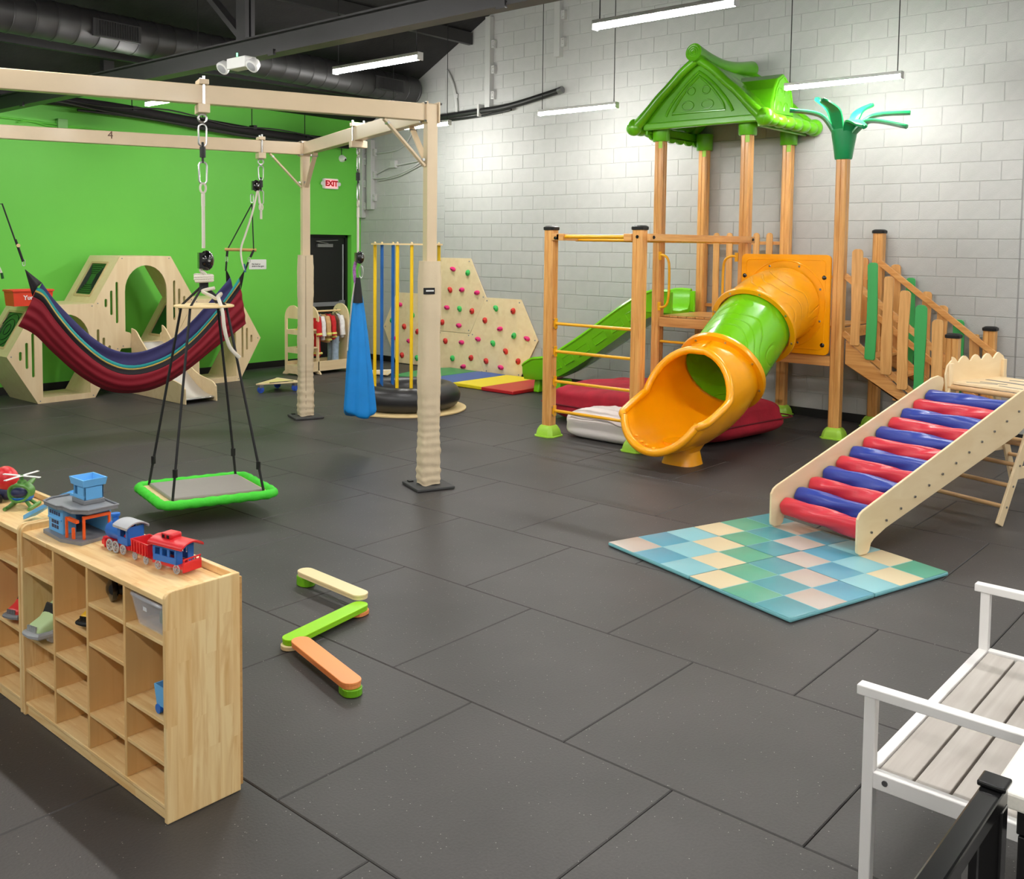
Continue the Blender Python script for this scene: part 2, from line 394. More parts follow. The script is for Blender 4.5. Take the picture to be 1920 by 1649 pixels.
for sec, (ya, yb, ph, y0) in enumerate(((1.4, 2.62, .08, 2.62), (2.62, 10.95, .08, 2.8285-.2032), (10.95, 13.0, .165, 10.95))):
    r = 0
    while True:
        z0 = ph-CH+CH*r; z1 = z0+CH; r += 1
        if z0 > 5.75: break
        y = y0-CLn*4+(CLn/2 if r % 2 else 0)
        while y < yb:
            a, b_ = max(y, ya), min(y+CLn, yb)
            zz0 = max(z0, 0)
            if b_-a > .04 and b_ > ya and z1-zz0 > .03 and z1 < roof_z(b_)-.02 and z1 < 5.75:
                blocks.append((round(b_-a, 3), round(z1-zz0, 3), (a+b_)/2, (zz0+z1)/2))
            y += CLn
blocks.sort(key=lambda q: q[2]+abs(q[3]-2.3)*.3)
near = [q for q in blocks if q[2] > 2.35 and q[3] < 5.3 and q[3] > .1][:300]
nset = set(near); bm_cache = {}
for l, h, y, z in near:
    if (l, h) not in bm_cache: bm_cache[(l, h)] = _mesh('block', block_mesh(l, h), V((0,0,0)), M_block, False)
    piece('block', bm_cache[(l, h)], wall_r, (XW, y, z))
rest = MB()
for q in blocks:
    if q in nset: continue
    b_ = block_mesh(q[0], q[1]); rest.add([p+V((XW, q[2], q[3])) for p in b_.v], b_.f)
o = part('block_field', rest, M_block, wall_r, fix=True); o['kind'] = 'stuff'
# control joint in the block wall
part('control_joint', MB().box(XW-.001, XW+.004, 2.612, 2.628, 0, 5.6), mat('joint sealant', S(140,140,138), .7), wall_r)
bb = struct('baseboard_right', MB().box(XW-.008, XW, 1.0, YG, 0, .1), M_baseb, bevel=.003, label='black rubber baseboard along the grey block wall')
# green wall with the door recess -------------------------------------
DX0, DX1, DH = 9.86, 10.83, 2.14
mb = MB().box(XL, DX0, YG, YG+.22, -.1, 4.6).box(DX1, XW+.2, YG, YG+.22, -.1, 4.6).box(DX0, DX1, YG, YG+.22, DH, 4.6)
struct('wall_back', mb, M_green, label='bright green painted wall')
struct('baseboard_back', MB().box(XL, DX0-.0, YG-.008, YG, 0, .1).box(DX1, XW, YG-.008, YG, 0, .1), M_baseb, bevel=.003, label='black rubber baseboard along the green wall')
door = struct('door_1', MB().box(DX0+.05, DX1-.05, YG+.13, YG+.17, 0.005, DH-.05), mat('black door paint', S(24,24,25), .35), (DX0,YG,0), bevel=.003, label='black exit door set into the green wall', cat='door')
part('door_frame', MB().box(DX0, DX0+.05, YG+.1, YG+.2, 0, DH).box(DX1-.05, DX1, YG+.1, YG+.2, 0, DH).box(DX0, DX1, YG+.1, YG+.2, DH-.05, DH), M_black, door, bevel=.003)
part('door_closer', MB().box(10.18,10.5,YG+.085,YG+.13,1.93,1.985).bar((10.4,YG+.09,1.99),(10.12,YG+.06,2.03),.02,.012).bar((10.12,YG+.06,2.03),(10.6,YG+.08,2.05),.02,.012), mat('closer silver', S(150,150,150), .4, metal=.6), door, bevel=.004)
part('push_bar', MB().box(10.0,10.72,YG+.06,YG+.1,.93,1.0).box(9.98,10.06,YG+.06,YG+.13,.91,1.02).box(10.66,10.74,YG+.06,YG+.13,.91,1.02), M_greytoy, door, bevel=.006)
part('door_strip', MB().box(10.735,10.75,YG+.115,YG+.13,.05,1.98), M_ltgrey, door)
# sides of the room that the photograph does not show
struct('wall_left', MB().box(XL-.2, XL, YF, YG, 0, 6), M_greywallpaint)
struct('wall_front', MB().box(XL, XW, YF-.2, YF, 0, 6), M_greywallpaint)
# ceiling -------------------------------------------------------------
poly = [(YF-.2, roof_z(YF)-.05),(3.5, roof_z(3.5)),(12.675, 4.08),(YG+.2, 4.08),(YG+.2, 4.25),(12.675, 4.25),(3.5, roof_z(3.5)+.16),(YF-.2, roof_z(YF)+.11)]
ceil = struct('ceiling', MB().prism(poly, (XL-.2,0,0), (0,1,0), (0,0,1), (1,0,0), XW+.2-XL), M_roof, label='black painted sloping roof deck')
# purlins under the deck
for i, y in enumerate((11.9, 10.4, 9.2, 8.0)):
    part('purlin', MB().box(XL, XW-.01, y-.04, y+.04, roof_z(y)-.2, roof_z(y)-.02), M_blackpaint, ceil)
# steel roof beam over the swings ----------------------------------------
bx, bz0, bz1 = 5.03, 3.6, 3.78
t = thing('steel_roof_beam', (bx, 6, bz0), 'long black steel I-beam crossing above the swing frame', 'beam')
part('bottom_flange', MB().box(bx-.07, bx+.07, -2, 12.98, bz0, bz0+.016), M_blackpaint, t)
part('top_flange', MB().box(bx-.07, bx+.07, -2, 12.98, bz1-.016, bz1), M_blackpaint, t)
part('web', MB().box(bx-.02, bx+.02, -2, 12.98, bz0+.016, bz1-.016), M_blackpaint, t)
for y in (4.4, 7.0, 9.6, 12.0):
    part('clip', MB().box(bx-.085, bx-.06, y-.04, y+.04, bz0-.02, bz0+.03), M_blackpaint, t)
# roof truss standing on the beam
t = thing('roof_truss', (bx, 8.2, bz1), 'black steel truss post and braces above the roof beam', 'truss')
part('post', MB().box(bx-.05, bx-.01, 7.42, 7.56, bz1, roof_z(7.5)-.03).box(bx+.01, bx+.05, 7.42, 7.56, bz1, roof_z(7.5)-.03), M_blackpaint, t)
part('brace', MB().bar((bx,7.55,bz1+.05),(bx,9.6,5.55),.05,.09,(1,0,0)), M_blackpaint, t)
part('post', MB().box(6.02, 6.16, 12.1, 12.2, 3.9, roof_z(12.2)-.03), M_blackpaint, t)
# round duct -------------------------------------------------------------
a, b_ = V((1.0,10.72,4.42)), V((10.75,11.42,4.43)); dd = (b_-a).normalized()
t = thing('round_air_duct', tuple(a), 'long black spiral air duct with side grilles under the roof', 'duct')
pr = []
L_ = (b_-a).length; n_ = int(L_/.24)
for i in range(n_+1):
    z = i*L_/n_
    pr += [(.215, z), (.215, min(z+.2, L_)), (.221, min(z+.205, L_)), (.221, min(z+.225, L_))] if i < n_ else [(.215, L_), (.19, L_+.015)]
part('duct_shell', MB().lathe(pr, a, 40, dd, (0,0,1)), M_blackpaint, t, smooth=30)
side = dd.cross(V((0,0,1))).normalized()
for k, s_ in enumerate((4.55, 9.05)):
    c = a+dd*s_+side*.213*(1 if side.y < 0 else -1)-V((0,0,.02)); sn = side*(1 if side.y < 0 else -1)
    g = part('grille_frame', MB().obox(c, dd*.3, sn*.02, (0,0,.1)), M_blackpaint, t, bevel=.004)
    sl = MB()
    for i in range(17): sl.obox(c+dd*(-.25+i*.0312)+sn*.022, dd*.005+sn*.006, sn*.006, (0,0,.082))
    part('louvre', sl, M_black, g)
# silver duct end by the block wall
t = thing('silver_duct_end', (10.6,5.75,5.02), 'short galvanised duct end above the playset roof by the wall', 'duct')
dv = V((.1,-.45,-.12)).normalized()
part('duct_collar', MB().lathe([(.13,-.45),(.13,-.05),(.14,-.04),(.14,0),(.12,.01)], (10.6,5.7,5.0), 32, dv), M_galv, t, smooth=30)
part('hanger', MB().cyl((10.6,5.85,5.1),(10.6,5.85,roof_z(5.85)-.01),.008,8), M_greysteel, t)

# strip lights ------------------------------------------------------------
def strip_light(x, y, z, label):
    t = thing('strip_light', (x, y, z), label, 'light', 'hanging LED strip lights')
    part('housing', MB().box(x-.035, x+.035, y-.605, y+.605, z+.012, z+.045), M_lamphouse, t, bevel=.006)
    part('end_cap', MB().box(x-.037, x+.037, y-.612, y-.6, z-.03, z+.045), M_lamphouse, t, bevel=.004)
    part('end_cap', MB().box(x-.037, x+.037, y+.6, y+.612, z-.03, z+.045), M_lamphouse, t, bevel=.004)
    part('lamp_diffuser', MB().prism(arc(0, .012, .033, 180, 360, 8, .04), (x, y-.6, z), (1,0,0), (0,0,1), (0,1,0), 1.2), M_lamp, t, smooth=50)
    for s_ in (-.56, .56):
        part('hanging_wire', MB().cyl((x, y+s_, z+.045), (x, y+s_, roof_z(y+s_)-.02), .005, 6), M_black, t)
lab = {(1,3): 'strip light hanging in front of the black duct above the swing frame', (2,3): 'lit strip light against the grey wall left of the green playset roof',
       (1,2): 'large bright strip light at the top centre of the picture', (2,2): 'strip light hanging right of the green playset roof above the palm',
       (1,4): 'small strip light against the green wall below the near swing beam', (2,4): 'strip light half hidden behind the near swing frame post', (0,3): 'strip light cut off by the top left corner of the picture'}
for i, x in enumerate((2.6, 6.22, 9.83)):
    for j, y in enumerate((-2.4, .77, 3.94, 7.11, 10.28)):
        yy = y+(.12 if i == 2 and j == 2 else .33 if i == 2 and j == 3 else .5 if i == 1 and j == 4 else 0)
        strip_light(x, yy, 3.7, lab.get((i, j), 'strip light further back in the room outside the picture'))
for y in (-2.4, .77, 3.94, 7.11): strip_light(-1.02, y, 3.7, 'strip light further back in the room outside the picture')

# wall columns, pipes, conduits --------------------------------------------
for k, (y, z0, z1, w) in enumerate(((9.98, 4.05, 5.42, .1), (8.66, 4.67, 5.9, .1), (12.68, 2.58, 3.75, .11), (12.9, 2.44, 3.8, .09))):
    t = thing('wall_bracket_post', (XW, y, z0), ['grey steel post bolted high on the block wall, beside the black pipe', 'grey steel post high on the block wall above the black pipe end', 'wider grey steel post on the block wall beside the room corner', 'narrow grey steel post tucked into the room corner'][k], 'post', 'grey steel posts on the block wall')
    part('channel', MB().box(XW-.09, XW-.002, y-w/2, y+w/2, z0, z1), M_greysteel, t, bevel=.004)
    for z in [z0+.2+.38*i for i in range(3) if z0+.2+.38*i < z1]:
        p = part('clip_angle', MB().box(XW-.06, XW-.002, y-w/2-.06, y-w/2+.005, z-.06, z+.06), M_greysteel, t, bevel=.003)
        for dz in (-.03, .03): part('bolt', MB().cyl((XW-.075,y-w/2-.035,z+dz),(XW-.055,y-w/2-.035,z+dz),.009,8), M_greysteel, p)
def pipe(name, pts, r, mt, label, cat='pipe', group=None):
    t = thing(name, pts[0], label, cat, group)
    part('pipe_run', MB().tube(smoothpts(pts, 5), r, 10), mt, t, smooth=True)
    return t
t = pipe('black_pipe', [(XW-.1,12.9,3.97),(XW-.1,12.3,4.0),(XW-.1,11.07,3.995),(XW-.1,10.15,4.02),(XW-.1,9.5,4.05),(XW-.1,8.56,4.19)], .045, M_black, 'black insulated pipe curving along the top of the block wall')
part('second_pipe', MB().tube(smoothpts([(XW-.08,12.9,3.9),(XW-.08,11.5,3.925),(XW-.08,10.15,3.95),(XW-.08,9.5,4.0)], 5), .02, 8), M_black, t, smooth=True)
part('pipe_end', MB().cyl((XW-.1,8.6,4.18),(XW-.1,8.53,4.195),.052,12), M_galv, t)
for y, z in ((10.1,4.02),(11.4,3.995)): part('pipe_hanger', MB().box(XW-.16,XW-.005,y-.015,y+.015,z-.08,z+.1), M_greysteel, t)
t = pipe('grey_conduit', [(XW-.04,10.88,4.72),(XW-.04,10.75,4.5),(XW-.04,10.68,4.25),(XW-.04,10.66,4.02)], .025, M_greysteel, 'grey conduit dropping from the roof line to the black pipe', 'conduit')
part('elbow', MB().ell((XW-.04,10.67,4.03),.035,.035,.045), M_greysteel, t, smooth=True)
part('coupling', MB().cyl((XW-.04,10.68,4.28),(XW-.04,10.675,4.34),.032,10), M_greysteel, t)
t = pipe('bent_conduit', [(XW-.03,12.7,3.1),(XW-.03,12.2,3.12),(XW-.03,11.75,3.22),(XW-.03,11.4,3.38),(XW-.03,11.3,3.52)], .018, M_greysteel, 'grey bent conduits fanning out right of the exit sign', 'conduit')
part('branch', MB().tube(smoothpts([(XW-.03,12.6,3.16),(XW-.03,12.2,3.28),(XW-.03,11.8,3.32),(XW-.03,11.4,3.36)], 5), .013, 8), M_greysteel, t, smooth=True)
part('branch', MB().tube(smoothpts([(XW-.03,12.5,3.06),(XW-.03,12.0,3.12),(XW-.03,11.5,3.27),(XW-.03,11.25,3.33)], 5), .011, 8), M_greysteel, t, smooth=True)
part('junction_box', MB().box(XW-.07,XW-.005,12.05,12.17,3.26,3.38), M_greysteel, t, bevel=.005)
pipe('thin_conduit', [(XW-.03,12.85,3.52),(XW-.03,12.3,3.53),(XW-.03,11.95,3.58),(XW-.03,11.75,3.72),(XW-.03,11.6,3.95)], .014, M_greysteel, 'thin grey conduit rising along the block wall behind the frame brace', 'conduit')
# pipes on the green wall
t = pipe('black_duct_bundle', [(4.2,12.86,3.86),(5.4,12.87,3.83),(6.5,12.87,3.82),(7.4,12.87,3.77),(8.2,12.87,3.73),(9.0,12.87,3.69),(9.8,12.87,3.68),(10.9,12.87,3.7)], .07, mat('dark insulation', S(36,33,35), .75, bump=.3, bscale=30), 'bundle of black insulated lines hung along the green wall', 'pipe')
part('cable', MB().tube(smoothpts([(4.2,12.78,3.78),(5.6,12.78,3.8),(6.4,12.78,3.74),(7.6,12.78,3.68),(8.6,12.78,3.62),(9.8,12.78,3.6)], 5), .014, 6), M_blackpaint, t, smooth=True)
part('cable', MB().tube(smoothpts([(5.0,12.76,3.9),(6.3,12.76,3.8),(7.3,12.76,3.86),(8.3,12.76,3.74),(9.2,12.76,3.76),(10.4,12.76,3.66)], 5), .01, 6), M_blackpaint, t, smooth=True)
part('cable', MB().tube(smoothpts([(6.0,12.8,3.72),(7.0,12.8,3.71),(8.0,12.8,3.64),(9.0,12.8,3.6),(10.6,12.8,3.6)], 5), .02, 6), M_black, t, smooth=True)
for x, z in ((6.8,3.82),(7.9,3.78),(8.75,3.75),(9.75,3.7)): part('hanger_rod', MB().cyl((x,12.87,z),(x,12.87,4.07),.007,6).box(x-.03,x+.03,12.78,12.9,z-.02,z+.04), M_black, t)
M_greenpaint2 = M_green
t = thing('green_conduit', (5.0,12.98,3.5), 'green painted conduit and junction box above the far swing beam', 'conduit')
part('conduit_run', MB().tube([(4.6,12.97,3.56),(7.6,12.97,3.47),(9.0,12.97,3.44)],.012,8).tube(smoothpts([(5.3,12.97,3.5),(5.45,12.97,3.53),(5.65,12.97,3.5),(5.8,12.97,3.49)],5),.012,8).tube([(5.9,12.97,3.5),(6.5,12.97,3.47)],.012,8), M_greenpaint2, t, smooth=True)
part('junction_box', MB().box(5.8,5.93,12.93,12.995,3.47,3.6), mat('pale green box', S(130,196,110), .5), t, bevel=.004)
# exit sign, camera, notice --------------------------------------------------
t = thing('exit_sign', (10.35,12.99,3.0), 'red EXIT sign on the green wall left of the room corner', 'sign')
part('sign_body', MB().panel(rrect(10.2,10.5,2.905,3.075,.02), [], (0,12.995,0), (1,0,0), (0,0,1), (0,-1,0), .05), M_white, t, bevel=.004)
part('sign_face', MB().box(10.235,10.465,12.938,12.944,2.925,3.055), emit('exit face', S(238,60,80), 1.1), t)
part('letters', MB().text('EXIT', .125, (10.35,12.937,2.99), (1,0,0), (0,0,1), (0,-1,0), .003, bold=.006), mat('exit letters', S(190,16,34), .5), t)
for s_ in (-1, 1): part('lamp_ear', MB().lathe([(.03,0),(.035,.02),(.02,.035)], (10.35+s_*.175,12.97,2.99), 14, (0,-1,0)), M_white, t, smooth=True)
t = thing('dome_camera', (10.608,12.99,3.43), 'small white dome camera on the green wall above the exit sign', 'camera')
part('base', MB().lathe([(.06,0),(.06,.03),(.045,.05)], (10.608,12.995,3.43), 20, (0,-1,0)), M_white, t, smooth=True)
part('eye', MB().ell((10.608,12.93,3.425),.042,.042,.042), M_white, t, smooth=True)
part('lens', MB().ell((10.612,12.903,3.41),.022,.02,.022), M_blackgloss, t, smooth=True)
part('cable', MB().cyl((10.6,12.985,3.47),(10.6,12.985,3.62),.006,6), M_black, t)
t = thing('notice_sign', (8.92,12.99,1.65), 'small white notice card on the green wall beside the trapeze bar', 'sign')
part('card', MB().panel(rrect(8.765,9.085,1.575,1.73,.012), [], (0,12.998,0), (1,0,0), (0,0,1), (0,-1,0), .008), M_white, t)
part('letters', MB().text('No food or\ndrink in the gym', .034, (8.815,12.989,1.64), (1,0,0), (0,0,1), (0,-1,0), .001, 'LEFT', .0006), M_black, t)
# emergency light on the beam
t = thing('emergency_light', (4.93,7.38,3.5), 'white twin-head emergency light under the black beam', 'light')
part('battery_case', MB().box(4.86,4.98,7.25,7.53,3.505,3.6), M_white, t, bevel=.008)
for y, dz in ((7.62,.0),(7.17,-.03)):
    p = part('lamp_head', MB().lathe([(.02,-.05),(.05,-.02),(.06,.02),(.06,.04),(.045,.045)], (4.9,y,3.55+dz), 18, (-.7,-.1,-.6)), M_white, t, smooth=True)
    part('lens', MB().lathe([(.045,.044),(.02,.055)], (4.9,y,3.55+dz), 16, (-.7,-.1,-.6)), M_ltgrey, p, smooth=True)
part('indicator', MB().box(4.852,4.858,7.35,7.365,3.6,3.63), emit('green indicator', (.05,.9,.3,1), 3), t)
# ================================================================ swing frame
GN = V((5.54, 5.667, 0)); ga = math.radians(20.8)
g1 = V((math.sin(ga), math.cos(ga), 0)); g2 = V((-g1.y, g1.x, 0)); Z3 = V((0,0,1))
GF = GN+g1*3.52; GL = 3.9
ZT, ZB = 3.12, 2.985
frame = thing('swing_frame', tuple(GN), 'tall beige steel swing frame with padded posts', 'swing frame')
def gpost(c, seam=False):
    part('post', MB().obox(c+Z3*(ZT/2+.004), g1*.045, g2*.045, Z3*(ZT/2-.004)), M_beige, frame, bevel=.006)
    pl = part('base_pad', MB().obox(c+Z3*.014, g1*.17, g2*.165, Z3*.011), mat('dark rubber pad %d' % len(MATS), S(66,66,66), .7, bump=.4, bscale=40), frame, bevel=.006)
    part('bolt_cover', MB().obox(c+g1*.12+g2*.11+Z3*.03, g1*.02, g2*.02, Z3*.006), M_black, pl)
    rows = []; n = 150
    for i in range(n+1):
        z = .03+1.83*i/n; h = .078+.003*math.sin(z*9)
        k = .0075*max(.12, 1-z/1.1)*(1+math.sin(z*92+1.6*math.sin(z*13)))/1.3+.002*math.sin(z*23)
        cr = []
        for q in range(24):
            f_ = q/24*4; s_ = int(f_); e = f_-s_
            p0, p1 = ((-1,-1),(1,-1),(1,1),(-1,1))[s_], ((1,-1),(1,1),(-1,1),(-1,-1))[s_]
            x = p0[0]+(p1[0]-p0[0])*e; y = p0[1]+(p1[1]-p0[1])*e
            m_ = max(abs(x), abs(y)); rr = math.hypot(x, y); sq = min(1, 1.22/rr)
            kk = k*(math.sin(q*1.7+z*40)*.4+.6)
            cr.append(c+g1*(x*sq*(h+kk))+g2*(y*sq*(h+kk))+Z3*(z+.006*math.sin(q*.9+z*17)*max(0, 1-z)))
        rows.append(cr)
    mb = MB().grid(rows, True); nn = 24
    mb.f.append(tuple(range(n*nn, (n+1)*nn)))
    sl = part('padded_sleeve', mb, M_sleeve, frame, smooth=50)
    if seam: part('seam', MB().obox(c-g1*.0815+g2*.02+Z3*.95, g1*.001, g2*.0025, Z3*.9), mat('seam %d' % len(MATS), S(150,132,104), .8), sl)
    return sl
sN = gpost(GN); sF = gpost(GF, True); gpost(GN+g2*GL); gpost(GF+g2*GL)
p = part('sleeve_label', MB().obox(GN-g1*.085-g2*(-.04)+Z3*1.62, g1*.002, g2*.05, Z3*.026), M_black, sN, bevel=.002)
part('label_print', MB().obox(GN-g1*.0875-g2*(-.034)+Z3*1.622, g1*.001, g2*.034, Z3*.006), M_white, sN)
def gbeam(a, b):
    part('beam', MB().bar(a+Z3*(ZT+ZB)/2, b+Z3*(ZT+ZB)/2, .085, ZT-ZB, Z3), M_beige, frame, bevel=.006)
gbeam(GN+g2*.045, GN+g2*(GL-.045)); gbeam(GF+g2*.045, GF+g2*(GL-.045)); gbeam(GN+g1*.045, GF-g1*.045); gbeam(GN+g2*GL+g1*.045, GF+g2*GL-g1*.045)
def plate(c, d):       # bolted end plate between post and beam
    pl = part('end_plate', MB().obox(c+d*.052+Z3*(ZT+ZB)/2, d*.006, d.cross(Z3)*.062, Z3*.085), M_beige, frame, bevel=.003)
    for s_ in (-1, 1):
        for z in (-1, 1): part('bolt', MB().cyl(c+d*.055+d.cross(Z3)*.05*s_+Z3*((ZT+ZB)/2+.07*z), c+d*.075+d.cross(Z3)*.05*s_+Z3*((ZT+ZB)/2+.07*z), .009, 8), M_chrome, pl)
plate(GN, g2); plate(GN, g1); plate(GF, g2); plate(GF, -g1); plate(GN, -g2); 
def brace(c, d):
    s_ = d.cross(Z3)*.03
    a, b_ = c+d*.4+Z3*(ZB-.005), c+d*.05+Z3*(ZB-.36)
    br = part('brace', MB().bar(a, b_, .05, .018, (a-b_).cross(d.cross(Z3))), M_beige, frame, bevel=.003)
    for q in (a-d*.03-Z3*.03, b_+d*.02+Z3*.05): part('bolt', MB().cyl(q+s_*1.1, q-s_*1.1, .012, 8), M_chrome, br)
brace(GN, g2); brace(GN, g1); brace(GF, g2); brace(GF, -g1)
def clamp(c, along):
    ac = along.cross(Z3)
    k = part('beam_clamp', MB().obox(c+Z3*(ZT+.018), along*.035, ac*.075, Z3*.018), M_beige, frame, bevel=.004)
    part('lower_block', MB().obox(c+Z3*(ZB-.035), along*.04, ac*.08, Z3*.032), M_beige, k, bevel=.004)
    for s_ in (-1, 1): part('clamp_bolt', MB().cyl(c+ac*.056*s_+Z3*(ZB-.06), c+ac*.056*s_+Z3*(ZT+.06), .01, 10), M_chrome, k)
cl1 = GN+g2*1.79; cl2 = GF+g2*.5; cl3 = GN+g1*1.74; cl4 = GF+g2*3.2
for c, a in ((cl1, g2), (cl2, g2), (cl3, g1), (cl4, g2)): clamp(c, a)
# number scratched on the far beam
c4 = GF+g2*2.05-g1*.0445+Z3*3.075
part('marker_number', MB().text('4', .11, c4, -g2, Z3, -g1, .0015), mat('brown marker', S(110,80,64), .7), frame)

def link(mb, c, ax, r=.028, L=.05, t=.007):
    """oval chain link in the plane (Z, ax)"""
    pts = [c+ax*(r*math.cos(a))+Z3*(r*math.sin(a)+(L if math.sin(a) >= 0 else -L)) for a in [2*math.pi*k/20 for k in range(20)]]
    mb.tube(pts, t, 8, True); return mb
def hardware(root, c, zs, ax=g2):
    """eye, links and swivel hung below a clamp; returns the lower end"""
    part('eye_bolt', MB().tube([c+ax*.03*math.cos(a)+Z3*(zs-.03+.03*math.sin(a)) for a in [2*math.pi*k/16 for k in range(16)]], .008, 8, True), M_chrome, root, smooth=True)
    part('quick_link', link(MB(), c+Z3*(zs-.15), ax), M_chrome, root, smooth=True)
    part('swivel', MB().cyl(c+Z3*(zs-.235), c+Z3*(zs-.31), .021, 14).cyl(c+Z3*(zs-.2), c+Z3*(zs-.35), .009, 8), M_black, root, smooth=40)
    part('quick_link', link(MB(), c+Z3*(zs-.42), ax), M_chrome, root, smooth=True)
    part('rope_thimble', MB().tube([c+ax*.02*math.sin(a)+Z3*(zs-.53+.035*math.cos(a)) for a in [2*math.pi*k/14 for k in range(14)]], .008, 8, True).cyl(c+Z3*(zs-.57), c+Z3*(zs-.66), .014, 10), M_rope, root, smooth=True)
    return zs-.6
def pulley(root, c, s=1.0):
    p = part('rope_lock', MB().ell(c, .05*s, .04*s, .065*s, 12, 8).obox(c+g2*.03*s, g2*.02*s, g1*.03*s, Z3*.05*s), M_blackgloss, root, smooth=50)
    part('rivet', MB().cyl(c-g1*.035*s-g2*.01+Z3*.0, c-g1*.05*s-g2*.01, .008*s, 8), M_chrome, p)
# ---------------------------------------------------------------- platform swing
sw = thing('platform_swing', (cl1.x, cl1.y, .17), 'rectangular platform swing with lime green padded edge hung on black straps', 'swing')
ze = hardware(sw, cl1, ZB-.07)
rx = V((cl1.x, cl1.y, 0))
part('rope', MB().tube([rx+Z3*ze, rx+Z3*1.95], .0125, 10), M_rope, sw, smooth=True)
pulley(sw, rx+Z3*1.86+g2*-.02, 1.15)
part('rope_tail', MB().tube(smoothpts([rx+Z3*1.84, rx+g2*.02+Z3*1.79, rx-g2*.01+Z3*1.76, rx+Z3*1.74], 5), .014, 8), M_rope, sw, smooth=True)
coil = []
for k in range(60):
    a = k/60*2*math.pi*3; coil.append(rx+g2*(.06*math.cos(a))+g1*(.05*math.sin(a))+Z3*(1.755-.045*k/60))
part('rope_coil', MB().tube(coil, .013, 8), M_rope, sw, smooth=True)
part('strap_head', MB().obox(rx+Z3*1.68, g2*.03, g1*.022, Z3*.045), M_web, sw, bevel=.006)
zr = 1.53
part('spreader_disc', MB().lathe([(.2,-.009),(.213,-.005),(.213,.005),(.2,.009)], rx+Z3*zr, 48, (0,0,1)), M_birchround, sw, smooth=30)
cor = [V((3.606,6.641,.185)), V((3.481,6.089,.185)), V((4.218,6.438,.185)), V((4.085,5.876,.185))]
cen = sum(cor, V())/4; off_ = rx-V((cen.x, cen.y, 0))
cor = [c+V((off_.x, off_.y, 0))*.8 for c in cor]; cen = sum(cor, V())/4
for c in cor:
    dv = V((c.x-rx.x, c.y-rx.y, 0)).normalized(); q = rx+dv*.175+Z3*zr
    part('strap', MB().tube([rx+dv*.02+Z3*1.67, q, c], .0095, 8), M_web, sw, smooth=True)
    part('strap_buckle', MB().obox(c+(q-c)*.14, dv*.012, dv.cross(Z3)*.014, Z3*.03), M_black, sw, bevel=.003)
ea = (cor[2]-cor[0]+cor[3]-cor[1]).normalized(); eb = (cor[0]-cor[1]+cor[2]-cor[3]).normalized(); zb = .165
part('board', MB().obox(V((cen.x,cen.y,zb)), ea*.36, eb*.3, Z3*.012), M_birchround, sw, bevel=.004)
part('pad', MB().obox(V((cen.x,cen.y,zb+.022)), ea*.325, eb*.27, Z3*.014), M_greypad, sw, bevel=.01)
pts = []
for x, y in rrect(-.4, .4, -.345, .345, .09, 6): pts.append(V((cen.x,cen.y,zb+.004))+ea*x+eb*y)
pts2 = []
for i in range(len(pts)):
    a, b_ = pts[i], pts[(i+1) % len(pts)]; n = max(1, int((b_-a).length/.03))
    pts2 += [a+(b_-a)*k/n for k in range(n)]
part('padded_edge', MB().tube(pts2, [.033+.003*math.sin(i*1.9) for i in range(len(pts2))], 10, True), M_limefab, sw, smooth=True)
part('knot', MB().tube(smoothpts([rx-g2*.07+g1*-.03+Z3*1.66, rx+g2*.02+g1*-.05+Z3*1.64, rx-g2*.03-g1*.06+Z3*1.61, rx-g2*.075-g1*.06+Z3*1.585, rx-g2*.1-g1*.05+Z3*1.6, rx-g2*.11-g1*.06+Z3*1.62, rx-g2*.085-g1*.07+Z3*1.6], 5), .013, 8), M_rope, sw, smooth=True)
part('loose_rope_end', MB().tube(smoothpts([rx-g2*.085-g1*.07+Z3*1.6, rx-g2*.09-g1*.2+Z3*1.5, rx-g2*.095-g1*.24+Z3*1.38, rx-g2*.13-g1*.24+Z3*1.25, rx-g2*.2-g1*.24+Z3*1.165], 6), .014, 8), M_rope, sw, smooth=True)

# ---------------------------------------------------------------- hammock swing
def HP(t, z, d=0): return GF+g2*t+g1*d+Z3*z
far_ = [(.83,1.608),(.965,1.444),(1.167,1.201),(1.394,.974),(1.616,.854),(1.833,.806),(2.045,.854),(2.251,1.003),(2.452,1.22),(2.599,1.399),(2.705,1.564)]
near_ = [(.758,1.606),(.884,1.434),(1.055,1.218),(1.279,.985),(1.552,.791),(1.871,.71),(2.128,.794),(2.376,1.022),(2.569,1.281),(2.686,1.48),(2.757,1.524)]
bot_ = [(.674,1.099),(.855,.957),(1.028,.828),(1.311,.608),(1.588,.45),(1.856,.398),(2.118,.442),(2.371,.607),(2.616,.854),(2.784,1.045),(2.931,1.135)]
ham = thing('hammock_swing', tuple(HP(1.85, .4)), 'dark red and blue fabric hammock swing hung below the far beam', 'swing')
N_ = 5
dn = [.12*math.sin(math.pi*i/10)+.05 for i in range(11)]
fr = smoothpts([HP(*far_[i], dn[i]) for i in range(11)], N_); nr = smoothpts([HP(*near_[i], -dn[i]) for i in range(11)], N_); bt = smoothpts([HP(*bot_[i], 0) for i in range(11)], N_)
def sheet(a, b, bulge, n=16, v0=0, v1=1, amp=.013, push=0):
    rows = []
    for i in range(len(a)):
        s_ = i/(len(a)-1); row = []
        for k in range(n+1):
            v_ = v0+(v1-v0)*k/n; p = a[i].lerp(b[i], v_)
            p = p+bulge*(math.sin(math.pi*v_)*(.35+.65*math.sin(math.pi*s_)))
            p = p+g1*(-amp*math.sin(v_*26+math.sin(s_*5)*2)*(.4+.6*abs(2*s_-1)))-g1*push
            row.append(p)
        rows.append(row)
    return MB().grid(rows)
def fab(name, c): return mat(name, c, .75, var=.06, vscale=9, bump=.1, bscale=160)
